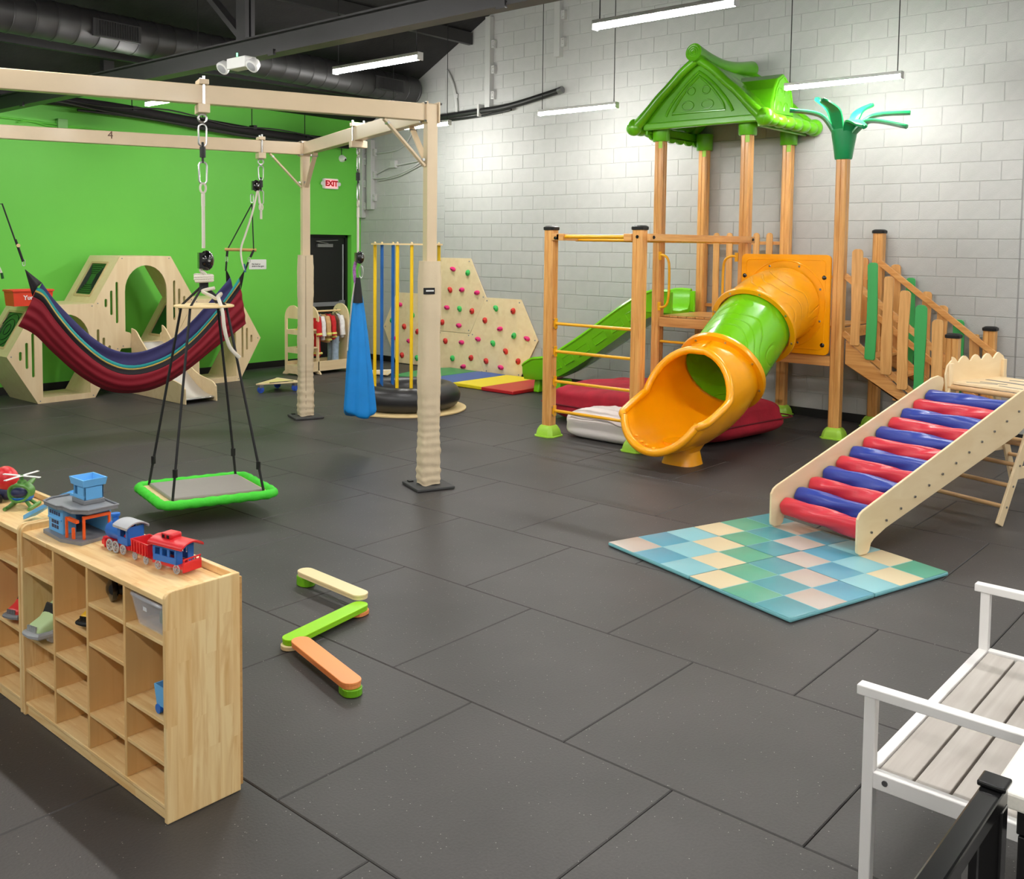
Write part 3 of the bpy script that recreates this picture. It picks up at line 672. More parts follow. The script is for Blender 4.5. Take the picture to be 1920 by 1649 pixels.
M_hred, M_hblue, M_hteal, M_hyel, M_hblack = fab('hammock red', S(140,14,36)), fab('hammock blue', S(66,66,118)), fab('hammock teal', S(30,150,150)), fab('hammock yellow', S(196,170,84)), fab('hammock black', S(24,18,22))
def solid(o, th=.003):
    md = o.modifiers.new('thickness', 'SOLIDIFY'); md.thickness = th; md.offset = 0
bul = -g1*.1-Z3*.05
solid(part('outer_panel', sheet(nr, bt, bul, 24, .21, 1), M_hred, ham, smooth=180, fix=False))
solid(part('black_stripe', sheet(nr, bt, bul, 6, .1, .21), M_hblack, ham, smooth=180, fix=False))
solid(part('yellow_stripe', sheet(nr, bt, bul, 2, .065, .1), M_hyel, ham, smooth=180, fix=False))
solid(part('teal_stripe', sheet(nr, bt, bul, 3, .0, .065), M_hteal, ham, smooth=180, fix=False))
solid(part('inner_panel', sheet(fr, bt, g1*.08-Z3*.05, 24, 0, 1), M_hblue, ham, smooth=180, fix=False))
# gathered black ends
def tip(apex, base, name='gathered_end'):
    rows = [[apex+(q-apex)*f_+(g1*.012*math.sin(k*1.9)*math.sin(math.pi*f_)) for k, q in enumerate(base)] for f_ in (0.02,.25,.5,.75,1.0)]
    solid(part(name, MB().grid(rows), M_hblack, ham, smooth=180, fix=False))
tbR, tbL = HP(.593,1.912,-.04), HP(.86,1.916,.04)
apF, apB, apL = HP(.70,1.69,-.06), HP(.875,1.70,.06), HP(2.86,1.705,0)
nr0 = [nr[0].lerp(bt[0], k/6) for k in range(7)]; fr0 = [fr[0].lerp(bt[0], k/6*.6) for k in range(7)]
tip(apF, [nr[0].lerp(bt[0], k/6*.25)-g1*.02 for k in range(7)]); tip(apB, [fr[2].lerp(fr[0], k/6) for k in range(7)])
tip(apL, [fr[-1].lerp(nr[-1], k/3) for k in range(3)]+[nr[-1].lerp(bt[-1], k/6*.35) for k in range(5)])
part('trapeze_bar', MB().cyl(tbR+g2*-.03, tbL+g2*.03, .017, 12), mat('oiled bar', S(206,164,96), .5), ham, smooth=40)
for a, b_ in ((tbR, apF), (tbL, apB)):
    part('end_strap', MB().tube([a, a.lerp(b_, .35)], .013, 8), M_web, ham, smooth=True)
    part('carabiner', link(MB(), a.lerp(b_, .5), g2, .012, .018, .004), M_chrome, ham, smooth=True)
    part('end_strap', MB().tube([a.lerp(b_, .6), b_-Z3*.02], .01, 8), M_web, ham, smooth=True)
zz = hardware(ham, cl2, ZB-.07)
hk = HP(.55,2.62)
pulley(ham, hk, 1.0)
part('rope', MB().tube(smoothpts([cl2+Z3*(zz+.05), cl2.lerp(hk, .8)+Z3*.52, hk+g2*-.02+Z3*.0, HP(.6,2.35,-.05), HP(.68,2.1,-.06), HP(.735,1.93,-.06), HP(.73,1.78,-.08), HP(.70,1.68,-.09)], 5), .011, 8), M_rope, ham, smooth=True)
part('rope_tip', MB().tube([HP(.71,1.76,-.08), HP(.70,1.67,-.09)], .013, 8), mat('blue whipping', S(20,84,130), .6), ham)
for q in (tbR, tbL): part('spreader_strap', MB().tube([HP(.6,2.42,0), q], .007, 6), mat('dark green webbing %d' % len(MATS), S(16,40,22), .7), ham, smooth=True)
part('carabiner', link(MB(), HP(.6,2.48), g2, .016, .03, .005), M_chrome, ham, smooth=True)
zz = hardware(ham, cl4, ZB-.07)
part('rope', MB().tube([cl4+Z3*zz, HP(3.05,2.35), HP(2.93,1.95)], .008, 8), M_web, ham, smooth=True)
part('end_strap', MB().tube([HP(2.94,2.0), HP(2.875,1.78)], .013, 8), M_web, ham, smooth=True)
part('toggle', MB().cyl(HP(2.915,1.94,-.06), HP(2.915,1.94,.06), .018, 12), M_birchround, ham, smooth=40)
part('carabiner', link(MB(), HP(2.87,1.77), g2, .012, .02, .004), M_chrome, ham, smooth=True)
# loose rope at the left edge of the picture
t = thing('hanging_rope_tail', tuple(HP(3.12,1.5,.3)), 'short white rope tail with dark tip hanging at the left edge', 'rope')
part('rope', MB().tube(smoothpts([HP(3.22,2.9,.3), HP(3.2,2.2,.3), HP(3.16,1.9,.3), HP(3.1,1.75,.3), HP(3.06,1.64,.3)], 5), .012, 8), M_rope, t, smooth=True)
part('rope_tip', MB().tube([HP(3.065,1.66,.3), HP(3.055,1.6,.3)], .014, 8), M_dkgreen, t)

# ---------------------------------------------------------------- blue pod swing
pod = thing('pod_swing', (cl3.x, cl3.y, .3), 'bright blue stretchy cocoon pod swing hanging from the side beam', 'swing')
ze = hardware(pod, cl3, ZB-.07, g1)
px_ = V((cl3.x, cl3.y, 0))
part('rope', MB().tube([px_+Z3*ze, px_+Z3*1.9], .0115, 8), M_rope, pod, smooth=True)
pulley(pod, px_+Z3*1.86-right*-.02, .95)
part('carabiner', MB().tube([px_+right*(.03+.02*math.cos(a))+Z3*(1.72+.06*math.sin(a)) for a in [2*math.pi*k/16 for k in range(16)]], .005, 8, True), M_chrome, pod, smooth=True)
part('patterned_strap', MB().tube(smoothpts([px_-right*.02+Z3*1.82, px_-right*.035+Z3*1.75, px_-right*.03+Z3*1.66, px_-right*.02+Z3*1.6], 4), .016, 8), mat('purple pattern webbing', S(168,110,176), .7, var=.5, vscale=60), pod, smooth=True)
part('loose_rope', MB().tube(smoothpts([px_-right*.03+Z3*1.62, px_-right*.06+Z3*1.4, px_-right*.085+Z3*1.15, px_-right*.1+Z3*.95], 4), .009, 8), M_rope, pod, smooth=True)
part('black_neck', MB().lathe([(.022,1.665),(.03,1.6),(.042,1.5),(.05,1.42)], px_, 16), M_web, pod, smooth=True)
rows = []
for i in range(41):
    s_ = i/40; z = 1.5-1.18*s_
    rr = .04+.115*s_**.9
    row = []
    for k in range(40):
        a = 2*math.pi*k/40
        w = 1+.12*math.sin(a*5+1.2*s_)*(1-.3*s_)+.06*math.sin(a*9+3*s_)
        if s_ > .97: w *= 1-.12*((s_-.97)/.03)**2
        row.append(px_+right*(rr*1.03*w*math.cos(a)+.02*s_-.005)+V((fwd.x,fwd.y,0)).normalized()*(rr*.62*w*math.sin(a))+Z3*(z+.03*s_*math.sin(a*2+.5)))
    rows.append(row)
mb = MB().grid(rows, True); mb.f.append(tuple(range(40*40, 41*40)))
part('cocoon', mb, M_podblue, pod, smooth=180)
# ================================================================ hexagon playhouses
HO = V((5.071, 11.979, 0)); hu = V((1, .019, 0)).normalized(); hn = V((hu.y, -hu.x, 0)); hb = -hn; HS, HHf = .72, .6; HD = .8
def HXp(u, z, d=0): return HO+hu*u+Z3*z+hb*d
def hexbox(u0, z0, label, windows, slats, arch_bottom=.07):
    t = thing('hexagon_playhouse', tuple(HXp(u0+.36, z0)), label, 'playhouse', 'plywood hexagon playhouses')
    vs_ = [(u0,z0),(u0+HS,z0),(u0+HS+.36,z0+HHf),(u0+HS,z0+2*HHf),(u0,z0+2*HHf),(u0-.36,z0+HHf)]
    c = u0+.36
    arch = [(c-.3,z0+arch_bottom),(c+.3,z0+arch_bottom)]+arc(c, z0+.74, .3, 0, 180, 14, .34)
    if slats == 0: arch = [(c-.2,z0+arch_bottom),(c+.2,z0+arch_bottom),(c+.2,z0+.16),(c+.24,z0+.2),(c+.3,z0+.22)]+arc(c, z0+.74, .3, 0, 180, 14, .34)+[(c-.3,z0+.22),(c-.24,z0+.2),(c-.2,z0+.16)]
    holes = [arch]
    for s_ in (-1, 1):
        for o_, h in ((.41,.27),(.485,.16),(.56,.055)):
            x = c+s_*o_; holes.append(arc(x, z0+.6+h-.018, .018, 0, 180, 5)+arc(x, z0+.6-h+.018, .018, 180, 360, 5))
    fp = part('front_panel', MB().panel(vs_, holes, HO, hu, Z3, hb, .02), M_plyz, t, bevel=.003)
    for u_, z_ in vs_:
        q = HXp(c+(u_-c)*.93, z0+.6+(z_-z0-.6)*.95); part('screw', MB().cyl(q+hn*.002, q+hb*.004, .008, 10), M_greytoy, fp)
    for i in range(6):
        a, b_ = V((*vs_[i],0)), V((*vs_[(i+1) % 6],0)); e = (b_-a); Ln = e.length; e /= Ln
        nin = V((-e.y, e.x, 0))
        E_ = hu*e.x+Z3*e.y; Nn = hu*nin.x+Z3*nin.y
        o_ = HXp(a.x, a.y, .02)
        out = [(.0,0),(Ln,0),(Ln,HD-.02),(0,HD-.02)]
        if i in windows:
            w = rrect(.12, Ln-.12, .2, HD-.2, .015, 2)
            sp = part('side_panel', MB().panel(out, [w], o_, E_, hb, Nn, .018), M_ply, t, bevel=.002)
            part('window_frame', MB().panel(rrect(.09, Ln-.09, .17, HD-.17, .015, 2), [w], o_-Nn*.006, E_, hb, Nn, .03), M_plyedge, sp)
            part('window_pane', MB().panel(w, [], o_+Nn*.006, E_, hb, Nn, .005), M_dkgreen, sp)
            gr = MB(); q0, q1, y0, y1 = .15, Ln-.15, .23, HD-.23
            if windows[i] == 'maze':
                for k in range(5):
                    d_ = k*.022; pts = [(q0+d_*1.3,y0+d_),(q1-d_*1.3,y0+d_),(q1-d_*1.3,y1-d_),(q0+d_*1.3,y1-d_),(q0+d_*1.3,y0+d_+.03)]
                    gr.tube([o_+E_*x+hb*y-Nn*.001+Nn*.004 for x, y in pts], .004, 4)
            else:
                for k in range(3):
                    gr.tube([o_+E_*(Ln*.5+.055*(k+1)*1.3*math.cos(a_))+hb*(HD/2+.055*(k+1)*1.3*math.sin(a_))+Nn*.004 for a_ in [2*math.pi*j/24 for j in range(24)]], .004, 4, True)
            part('pane_groove', gr, M_black, sp)
        else:
            part('side_panel', MB().panel(out, [], o_, E_, hb, Nn, .018), M_ply, t, bevel=.002)
    for k in range(slats):
        d_ = .08+k*.09; part('floor_slat', MB().obox(HXp(c, z0+.026, d_), hu*.34, hb*.04, Z3*.008), M_ply, t, bevel=.002)
    return t
hexbox(0, 0, 'lower left plywood hexagon playhouse with the red bin on top', {4:'circle'}, 8)
hexbox(1.08, .6, 'upper plywood hexagon playhouse with green maze window and slide', {4:'maze', 1:'circle'}, 0)
hexbox(2.165, 0, 'lower right plywood hexagon playhouse behind the hammock end', {}, 8)
# slide from the upper hexagon
sl = thing('plywood_slide', (6.5, 10.7, 0), 'low plywood slide with pale bed below the upper hexagon', 'slide')
def side_prof(l):
    top = smoothpts([(11.965,.86,0),(11.85,.83,0),(11.72,.72,0),(11.5,.55,0),(11.25,.38,0),(11.05,.3,0),(10.88,.27,0),(10.74,.24,0),(10.67,.19,0)] if l else [(11.965,.88,0),(11.88,.84,0),(11.7,.68,0),(11.5,.55,0),(11.25,.38,0),(11.05,.3,0),(10.88,.27,0),(10.74,.24,0),(10.67,.19,0)], 4)
    return [(p.x, p.y) for p in top]+[(10.66,.005),(11.965,.005)]
for k, x in enumerate((6.27, 6.70)):
    part('side_panel', MB().prism(side_prof(k == 0), (x,0,0), (0,1,0), Z3, (1,0,0), .018), M_ply, sl, bevel=.002)
bedp = smoothpts([(0,11.96,.66),(0,11.75,.57),(0,11.4,.34),(0,11.1,.16),(0,10.9,.085),(0,10.72,.06)], 5)
rows = [[V((6.288+.41*k, p.y, p.z)) for k in (0, 1)] for p in bedp]
o = part('slide_bed', MB().grid(rows), mat('pale slide bed', S(214,210,204), .3), sl, smooth=True, fix=False); solid(o, .012)
part('slide_lip', MB().cyl((6.288,10.715,.055),(6.698,10.715,.055),.014,10), M_chrome, sl, smooth=True)
# red bin
t = thing('red_bin', tuple(HXp(.0, 1.2, .15)), 'red plastic bin lettered Yucky bin on the lower left hexagon', 'bin')
bc = HXp(-.02, 1.2, .16)
def tapered(mb, c, ax, ay, h, k, th=.006):
    """open-topped tapered tub"""
    o_ = []; 
    for f_, s_ in ((0,k),(1,1)):
        for sx, sy in ((-1,-1),(1,-1),(1,1),(-1,1)): o_.append(c+ax*sx*s_+ay*sy*s_+Z3*h*f_)
    i_ = []
    for f_, s_ in ((.03,k),(1,1)):
        for sx, sy in ((-1,-1),(1,-1),(1,1),(-1,1)): i_.append(c+ax*sx*(s_-th/ax.length)+ay*sy*(s_-th/ay.length)+Z3*h*f_)
    fs = [(0,3,2,1)]+[(k_, (k_+1) % 4, 4+(k_+1) % 4, 4+k_) for k_ in range(4)]+[(8,9,10,11)]+[(8+k_, 12+k_, 12+(k_+1) % 4, 8+(k_+1) % 4) for k_ in range(4)]+[(4+k_, 4+(k_+1) % 4, 12+(k_+1) % 4, 12+k_) for k_ in range(4)]
    mb.add(o_+i_, fs); return mb
part('tub', tapered(MB(), bc, hu*.24, hb*.13, .19, .93), M_redbin, t)
part('rim', MB().obox(bc+Z3*.185+hn*.13, hu*.25, hb*.012, Z3*.012).obox(bc+Z3*.185-hn*.13, hu*.25, hb*.012, Z3*.012).obox(bc+Z3*.185+hu*.24, hu*.012, hb*.13, Z3*.012).obox(bc+Z3*.185-hu*.24, hu*.012, hb*.13, Z3*.012), M_redbin, t, bevel=.004)
part('letters', MB().text('Yucky bin', .075, bc+Z3*.1+hn*.1305+hu*.03, hu, (Z3+hn*.048).normalized(), hn, .002, bold=.002), M_white, t)

# ================================================================ costume rack
RX0, RX1, RX2, RY0, RY1 = 8.83, 9.16, 9.74, 11.77, 12.16
t = thing('costume_rack', (9.28, 11.96, 0), 'plywood dress-up rack with arched ends by the black door', 'rack')
def endpan(h, holes):
    o_ = [(RY0,.06),(RY1,.06),(RY1,h-.17)]+arc((RY0+RY1)/2, h-.195, (RY1-RY0)/2, 7, 173, 12, .195)+[(RY0,h-.17)]
    return o_, holes
wins = [rrect(RY0+.05, RY1-.05, z0, z1, .01, 2) for z0, z1 in ((.15,.34),(.42,.62),(.69,.86))]
for k, (x, h, hl) in enumerate(((RX0,1.06,wins),(RX1,1.04,wins),(RX2,1.06,[]))):
    o_, hh_ = endpan(h, hl)
    part('end_panel', MB().panel(o_, hh_, (x,0,0), (0,1,0), Z3, (1,0,0), .02), M_plyz, t, bevel=.003)
    part('foot', MB().prism([(RY0-.06,.005),(RY0-.03,.045),(RY0+.06,.085),(RY1-.06,.085),(RY1+.03,.045),(RY1+.06,.005),(RY1-.05,.005),(RY1-.1,.025),(RY0+.1,.025),(RY0+.05,.005)], (x-.002,0,0), (0,1,0), Z3, (1,0,0), .024), M_plyz, t, bevel=.003)
for z in (.13, .4, .67): part('shelf', MB().box(RX0+.02, RX1, RY0+.02, RY1-.02, z, z+.018), M_ply, t, bevel=.002)
part('front_board', MB().box(RX0+.02, RX2, RY0-.0, RY0+.018, .05, .2), M_ply, t, bevel=.003)
part('back_board', MB().box(RX0+.02, RX2, RY1-.018, RY1, .05, .2), M_ply, t, bevel=.003)
part('bottom_shelf', MB().box(RX0+.02, RX2, RY0+.018, RY1-.018, .06, .075), M_ply, t)
part('rail', MB().cyl((RX1,11.965,.95),(RX2,11.965,.95),.014,10), M_birchround, t, smooth=40)
def garment(x, mt, trim, L, label, sleeves=True, kind='jacket', name='costume_jacket', dy=0):
    g = thing(name, (x, 11.965+dy, .9-L), label, 'costume', 'dress-up clothes on the rack')
    cy = 11.965+dy
    part('hanger', MB().tube([(x,cy,.965),(x,cy+.01,.975),(x,cy+.012,.96),(x,cy,.93),(x,cy-.13,.87)],.004,6).tube([(x,cy,.93),(x,cy+.13,.87)],.004,6), M_black, g, smooth=True)
    if kind == 'jacket':
        rows = []
        for i in range(9):
            f_ = i/8; z = .9-L*f_; w = .05+.1*min(1, f_*5)+.025*f_; th = .03+.012*f_
            rows.append([V((x+th*math.sin(a)*(1+.2*math.sin(3*a+f_*4)), cy+w*math.cos(a), z-.01*math.sin(a*2))) for a in [2*math.pi*k/18 for k in range(18)]])
        mb = MB().grid(rows, True); mb.f += [tuple(range(18)), tuple(range(8*18, 9*18))]
        part('body', mb, mt, g, smooth=60)
        if sleeves:
            for s_ in (-1, 1):
                q = part('sleeve', MB().tube([(x,cy+s_*.11,.86),(x-.03,cy+s_*.17,.78),(x-.04,cy+s_*.19,.66),(x-.04,cy+s_*.2,.58)],[.04,.045,.042,.045],10), mt, g, smooth=60)
                if trim: part('cuff_band', MB().cyl((x-.04,cy+s_*.195,.63),(x-.04,cy+s_*.199,.6),.047,12), trim, q, smooth=40)
        if trim: part('hem_band', MB().lathe([(.9,0),(.93,.0),(.93,.04),(.9,.04)], (0,0,0), 4) if False else MB().box(x-.047,x+.047,cy-.178,cy+.178,.9-L+.02,.9-L+.055), trim, g, bevel=.015)
    return g
M_gred, M_gyel, M_gtan, M_gwhite, M_gdenim, M_gbrown = [mat('cloth '+n, c, .85, var=.15, vscale=20) for n, c in (('red',S(196,30,34)),('yellow band',S(230,220,120)),('tan',S(200,160,110)),('white',S(226,224,222)),('denim',S(150,170,190)),('brown',S(110,84,60)))]
garment(9.22, M_gred, M_gyel, .62, 'long red coat with pale hem, leftmost on the rack')
garment(9.3, M_gwhite, None, .38, 'white coat hanging next to the long red coat')
garment(9.4, M_gtan, M_gyel, .42, 'tan jacket with yellow bands in the middle of the rack')
garment(9.5, M_gred, M_gyel, .38, 'short red jacket with yellow cuffs right of the tan jacket')
garment(9.6, M_gbrown, None, .42, 'brown patterned vest near the right end of the rack', sleeves=False, name='costume_vest')
garment(9.67, M_gwhite, None, .36, 'white jacket, rightmost on the rack')
solo('denim_trousers', MB().tube([(9.56,11.86,.52),(9.55,11.85,.3),(9.54,11.84,.13)],[.06,.055,.06],10).tube([(9.57,11.98,.52),(9.58,11.99,.3),(9.59,12.0,.15)],[.06,.055,.06],10).box(9.53,9.6,11.8,12.04,.46,.56), M_gdenim, (9.56,11.92,.13), 'pale denim trousers hanging low on the costume rack', 'costume', 'dress-up clothes on the rack', smooth=50)
solo('helmet_toy', MB().ell((9.0,11.92,.705),.09,.11,.1,16,8,lambda p,q: V((q.x,q.y,max(q.z,-.015)))).lathe([(.1,-.012),(.13,-.008),(.1,.0)],(9.0,11.92,.7),20), mat('yellow helmet', S(246,206,22), .3), (9.0,11.92,.69), 'yellow toy helmet on the upper shelf of the costume rack', 'helmet', smooth=50)
solo('red_hat', MB().lathe([(.12,0),(.115,.01),(.075,.02),(.06,.1),(.02,.12)],(9.02,11.93,.418),18), M_red, (9.02,11.93,.418), 'red toy hat on the middle shelf of the costume rack', 'hat', smooth=50)

# ================================================================ scooter board
def tri_round(pts, r=.04):
    out = []
    n = len(pts)
    for i in range(n):
        p, a, b_ = V((*pts[i],0)), V((*pts[i-1],0)), V((*pts[(i+1) % n],0))
        q0, q1 = p+(a-p).normalized()*r, p+(b_-p).normalized()*r
        for k in range(5): 
            f_ = k/4; q = q0*(1-f_)**2+p*2*f_*(1-f_)+q1*f_**2; out.append((q.x, q.y))
    return out
t = thing('scooter_board', (7.8,10.85,0), 'triangular plywood scooter board on blue casters', 'scooter board')
T_ = [(7.38,10.82),(7.98,11.16),(7.99,10.58)]
part('deck', MB().prism(tri_round(T_), (0,0,.115), (1,0,0), (0,1,0), Z3, .018), M_ply, t, bevel=.004)
part('grip_pad', MB().prism(tri_round([(7.5,10.83),(7.9,11.05),(7.91,10.67)], .03), (0,0,.134), (1,0,0), (0,1,0), Z3, .003), mat('pale yellow pad', S(226,214,140), .6), t)
part('rope_handle', MB().tube([(7.56,10.75,.139),(7.75,10.72,.139),(7.9,10.69,.139)],.005,6).tube([(7.56,10.92,.139),(7.72,11.0,.139),(7.9,11.1,.139)],.005,6), M_black, t, smooth=True)
M_caster = mat('blue wrapped caster', S(42,84,190), .5, var=.4, vscale=40, bump=.4, bscale=60)
for x, y in ((7.47,10.82),(7.9,11.05),(7.91,10.67)):
    c = part('caster_fork', MB().box(x-.028,x+.028,y-.03,y+.03,.075,.115), M_greytoy, t, bevel=.004)
    part('wheel', MB().lathe([(.03,-.022),(.045,-.018),(.046,.018),(.03,.022)], (x,y,.049), 20, (.5,.8,0)), M_caster, c, smooth=40)
t = thing('flat_triangle_board', (9.95,11.1,0), 'pale triangular board lying on the floor behind the poles', 'board')
part('deck', MB().prism(tri_round([(9.6,11.5),(10.2,11.2),(9.75,10.85)]), (0,0,.02), (1,0,0), (0,1,0), Z3, .018), M_ply, t, bevel=.003)
part('rim_strip', MB().tube([(9.62,11.45,.043),(10.15,11.19,.043),(9.77,10.9,.043)],.006,6), M_white, t, smooth=True)
for x, y in ((9.7,11.38),(10.08,11.2),(9.8,11.0)): part('stub_foot', MB().cyl((x,y,.001),(x,y,.02),.03,12), M_black, t)

# ================================================================ pole ring and inner tube
PC = V((8.04, 8.616, 0)); rp = V((right.x, right.y, 0)).normalized(); fp_ = V((fwd.x, fwd.y, 0)).normalized()
t = thing('pole_forest', tuple(PC), 'ring of yellow and blue poles standing on a round wooden base', 'climbing frame')
part('round_base', MB().lathe([(.70,.002),(.73,.006),(.73,.02),(.72,.024)], PC, 64), M_birchround, t, smooth=30)
part('top_ring', MB().grid([[PC+V((r_*math.cos(a), r_*math.sin(a), z)) for a in [2*math.pi*k/48 for k in range(48)]] for r_, z in ((.34,1.985),(.43,1.985),(.43,2.003),(.34,2.003),(.34,1.985))], True), M_birchround, t, smooth=30)
M_py, M_pb = mat('yellow foam pole', S(250,206,14), .5), mat('blue foam pole', S(22,104,190), .5)
for a, mt in ((180,M_py),(148,M_pb),(122,M_pb),(259,M_py),(284,M_py),(330,M_pb),(2,M_py),(60,M_pb)):
    d_ = rp*math.cos(math.radians(a))+fp_*math.sin(math.radians(a)); c = PC+d_*.385
    q = part('pole', MB().cyl(c+Z3*.024, c+Z3*1.985, .02, 14), mt, t, smooth=40)
    part('pole_cap', MB().lathe([(.014,2.003),(.012,2.018),(.004,2.022)], c, 10), M_birchround, q, smooth=True)
mb = MB(); rows = []
for i in range(72):
    a = 2*math.pi*i/72; d_ = V((math.cos(a), math.sin(a), 0))
    rows.append([PC+d_*(.505+.155*math.cos(b_))+Z3*(.172+.145*math.sin(b_)) for b_ in [2*math.pi*k/28 for k in range(28)]])
rows.append(rows[0])
mb.grid(rows, True)
tb = solo('inner_tube', mb, M_rubber, tuple(PC+Z3*.03), 'big black rubber inner tube around the feet of the poles', 'inner tube', smooth=True)
part('valve', MB().cyl(PC+fp_*-.36+rp*.1+Z3*.2, PC+fp_*-.3+rp*.1+Z3*.2, .01, 8), M_black, tb)

# ================================================================ climbing wall panels
HR = [[(10.02,1.19),(9.31,1.19),(8.975,.6),(9.31,.012),(10.02,.012),(10.345,.6)],
      [(10.345,1.785),(11.03,1.785),(11.36,1.195),(11.03,.612),(10.345,.612),(10.015,1.195)],
      [(10.345,.606),(11.03,.606),(11.37,.012),(10.03,.012)],
      [(11.37,1.19),(12.04,1.19),(12.365,.6),(12.04,.012),(11.38,.012),(11.04,.6)]]
holds = [('p',10.717,1.61),('g',10.392,1.56),('r',10.776,1.278),('p',10.519,1.291),('p',10.195,1.258),('p',10.845,.995),('g',10.563,.988),('r',10.296,.966),('r',10.945,.753),('p',10.577,.725),('r',10.872,.457),('p',10.516,.461),('g',10.71,.194),('r',10.307,.234),('p',10.475,.084),('g',9.799,1.034),('r',9.453,1.012),('r',10.021,.838),('p',9.712,.727),('p',10.165,.538),('g',9.851,.496),('g',9.432,.643),('p',9.176,.617),('r',9.591,.393),('r',9.989,.21),('r',9.342,.264),('p',9.687,.14),('p',11.943,.989),('g',11.635,.822),('g',12.136,.709),('r',11.835,.628),('r',11.516,.568),('p',12.097,.414),('p',11.716,.396),('r',11.886,.146),('g',11.523,.13),('g',11.1,1.5),('r',11.15,1.1)]
M_hold = {'p': mat('pink hold', S(226,40,122), .5), 'g': mat('green hold', S(60,190,92), .5), 'r': mat('red hold', S(206,48,40), .5)}
def inside(poly, y, z):
    c = False; j = len(poly)-1
    for i in range(len(poly)):
        if (poly[i][1] > z) != (poly[j][1] > z) and y < (poly[j][0]-poly[i][0])*(z-poly[i][1])/(poly[j][1]-poly[i][1])+poly[i][0]: c = not c
        j = i
    return c
PX = XW-.03
pan = []
for k, poly in enumerate(HR):
    cy = sum(p[0] for p in poly)/len(poly); cz = sum(p[1] for p in poly)/len(poly)
    q = thing('climbing_hexagon', (PX, cy, min(p[1] for p in poly)), ['right plywood climbing hexagon with coloured holds on the block wall', 'topmost plywood climbing hexagon on the block wall', 'half hexagon climbing panel below the topmost hexagon', 'left plywood climbing hexagon seen behind the poles'][k], 'climbing panel', 'plywood climbing panels on the block wall')
    part('panel_board', MB().prism(poly, (PX,0,0), (0,1,0), Z3, (1,0,0), .018), M_ply, q, bevel=.003)
    part('batten', MB().box(PX+.018, XW-.001, cy-.2, cy+.2, cz-.03, cz+.03), M_plyedge, q)
    for y, z in poly:
        yy, zz = cy+(y-cy)*.92, cz+(z-cz)*.92; part('bolt', MB().cyl((PX-.003,yy,zz),(PX+.002,yy,zz),.011,10), M_greytoy, q)
    pan.append(q)
for k, (c, y, z) in enumerate(holds):
    for poly, q in zip(HR, pan):
        if inside(poly, y, z):
            rn = random.Random(k); a = rn.uniform(-.6,.6)
            sx, sz = (.054,.037) if c == 'p' else (.042,.048)
            fn = lambda p, v: V((v.x*(1+.25*p.z), v.y*(1+.3*p.z*math.sin(a))+.01*p.z*a, v.z+.25*v.y*a))
            h = part('climbing_hold', MB().ell((PX-.012,y,z),.036,sx,sz,12,8,fn), M_hold[c], q, smooth=True)
            part('hold_bolt', MB().cyl((PX-.052,y,z-.004),(PX-.03,y,z-.004),.009,8), M_black, h)
            break
# ================================================================ folding mat
t = thing('folding_mat', (10.3,9.5,0), 'green blue yellow and red folding gym mat below the climbing panels', 'mat')
for k, (nm, c) in enumerate((('red',S(196,30,40)),('yellow',S(246,222,36)),('blue',S(40,92,176)),('green',S(50,150,90)))):
    y0 = 8.36+k*.585; bend = .0 if k < 2 else .012
    x0, x1 = 9.74+.03*math.sin(k*2), 10.93
    rows = []
    for i in range(9):
        f_ = i/8; x = x0+(x1-x0)*f_
        rows.append([V((x, y0+.58*g, .05+(.03*math.sin(f_*3)*g*(k == 3))+.006*math.sin(f_*6+k)*math.sin(g*3.14))) for g in (0,.1,.5,.9,1)])
    mb = MB().grid(rows); n = len(mb.v)
    mb.add([p-V((0,0,p.z-.004)) for p in mb.v], [f[::-1] for f in mb.f])
    ed = [i*5 for i in range(9)]+[8*5+j for j in range(1,5)]+[i*5+4 for i in range(7,-1,-1)]+[j for j in range(3,0,-1)]
    for i in range(len(ed)):
        a, b_ = ed[i], ed[(i+1) % len(ed)]; mb.f.append((a, b_, b_+n, a+n))
    part('mat_section', mb, mat('mat vinyl '+nm, c, .4, bump=.08, bscale=9), t, smooth=50, bevel=.008, label=nm+' vinyl section')
# ================================================================ playset
ps = thing('playground_tower', (9.9, 5.2, 0), 'wooden playground tower with green roof, yellow tube slide, stairs and palm', 'playset')
PW = .058
def post_profile(h=PW):
    c, g = .016, .005; pts = []
    for k in range(4):
        a = k*math.pi/2; ca, sa = math.cos(a), math.sin(a)
        for x, y in ((h, -h+c), (h, -g), (h-.007, 0), (h, g), (h, h-c)): pts.append((x*ca-y*sa, x*sa+y*ca))
    return pts
def post(x, y, z1, foot=True, cap=False, z0=.09):
    p = part('post', MB().prism(post_profile(), (x,y,z0), (1,0,0), (0,1,0), Z3, z1-z0), M_lumz, ps)
    if foot:
        mb = MB(); rows = []
        for h, z in ((.125,.001),(.125,.012),(.112,.014),(.108,.04),(.098,.075),(.08,.105),(.066,.118)):
            c = h*.35; rows.append([V((x+q[0], y+q[1], z)) for q in ((h,-h+c),(h,h-c),(h-c,h),(-h+c,h),(-h,h-c),(-h,-h+c),(-h+c,-h),(h-c,-h))])
        mb.grid(rows, True); mb.f.append(tuple(range(48,56)))
        f_ = part('post_foot', mb, M_limefoot, p, smooth=30)
    if cap:
        mb = MB(); rows = []
        for h, z in ((PW+.008,z1-.008),(PW+.01,z1),(PW+.01,z1+.022),(PW-.01,z1+.036)):
            c = .02; rows.append([V((x+q[0], y+q[1], z)) for q in ((h,-h+c),(h,h-c),(h-c,h),(-h+c,h),(-h,h-c),(-h,-h+c),(-h+c,-h),(h-c,-h))])
        mb.grid(rows, True); mb.f.append(tuple(range(24,32)))
        part('post_cap', mb, M_black, p, smooth=30)
    return p
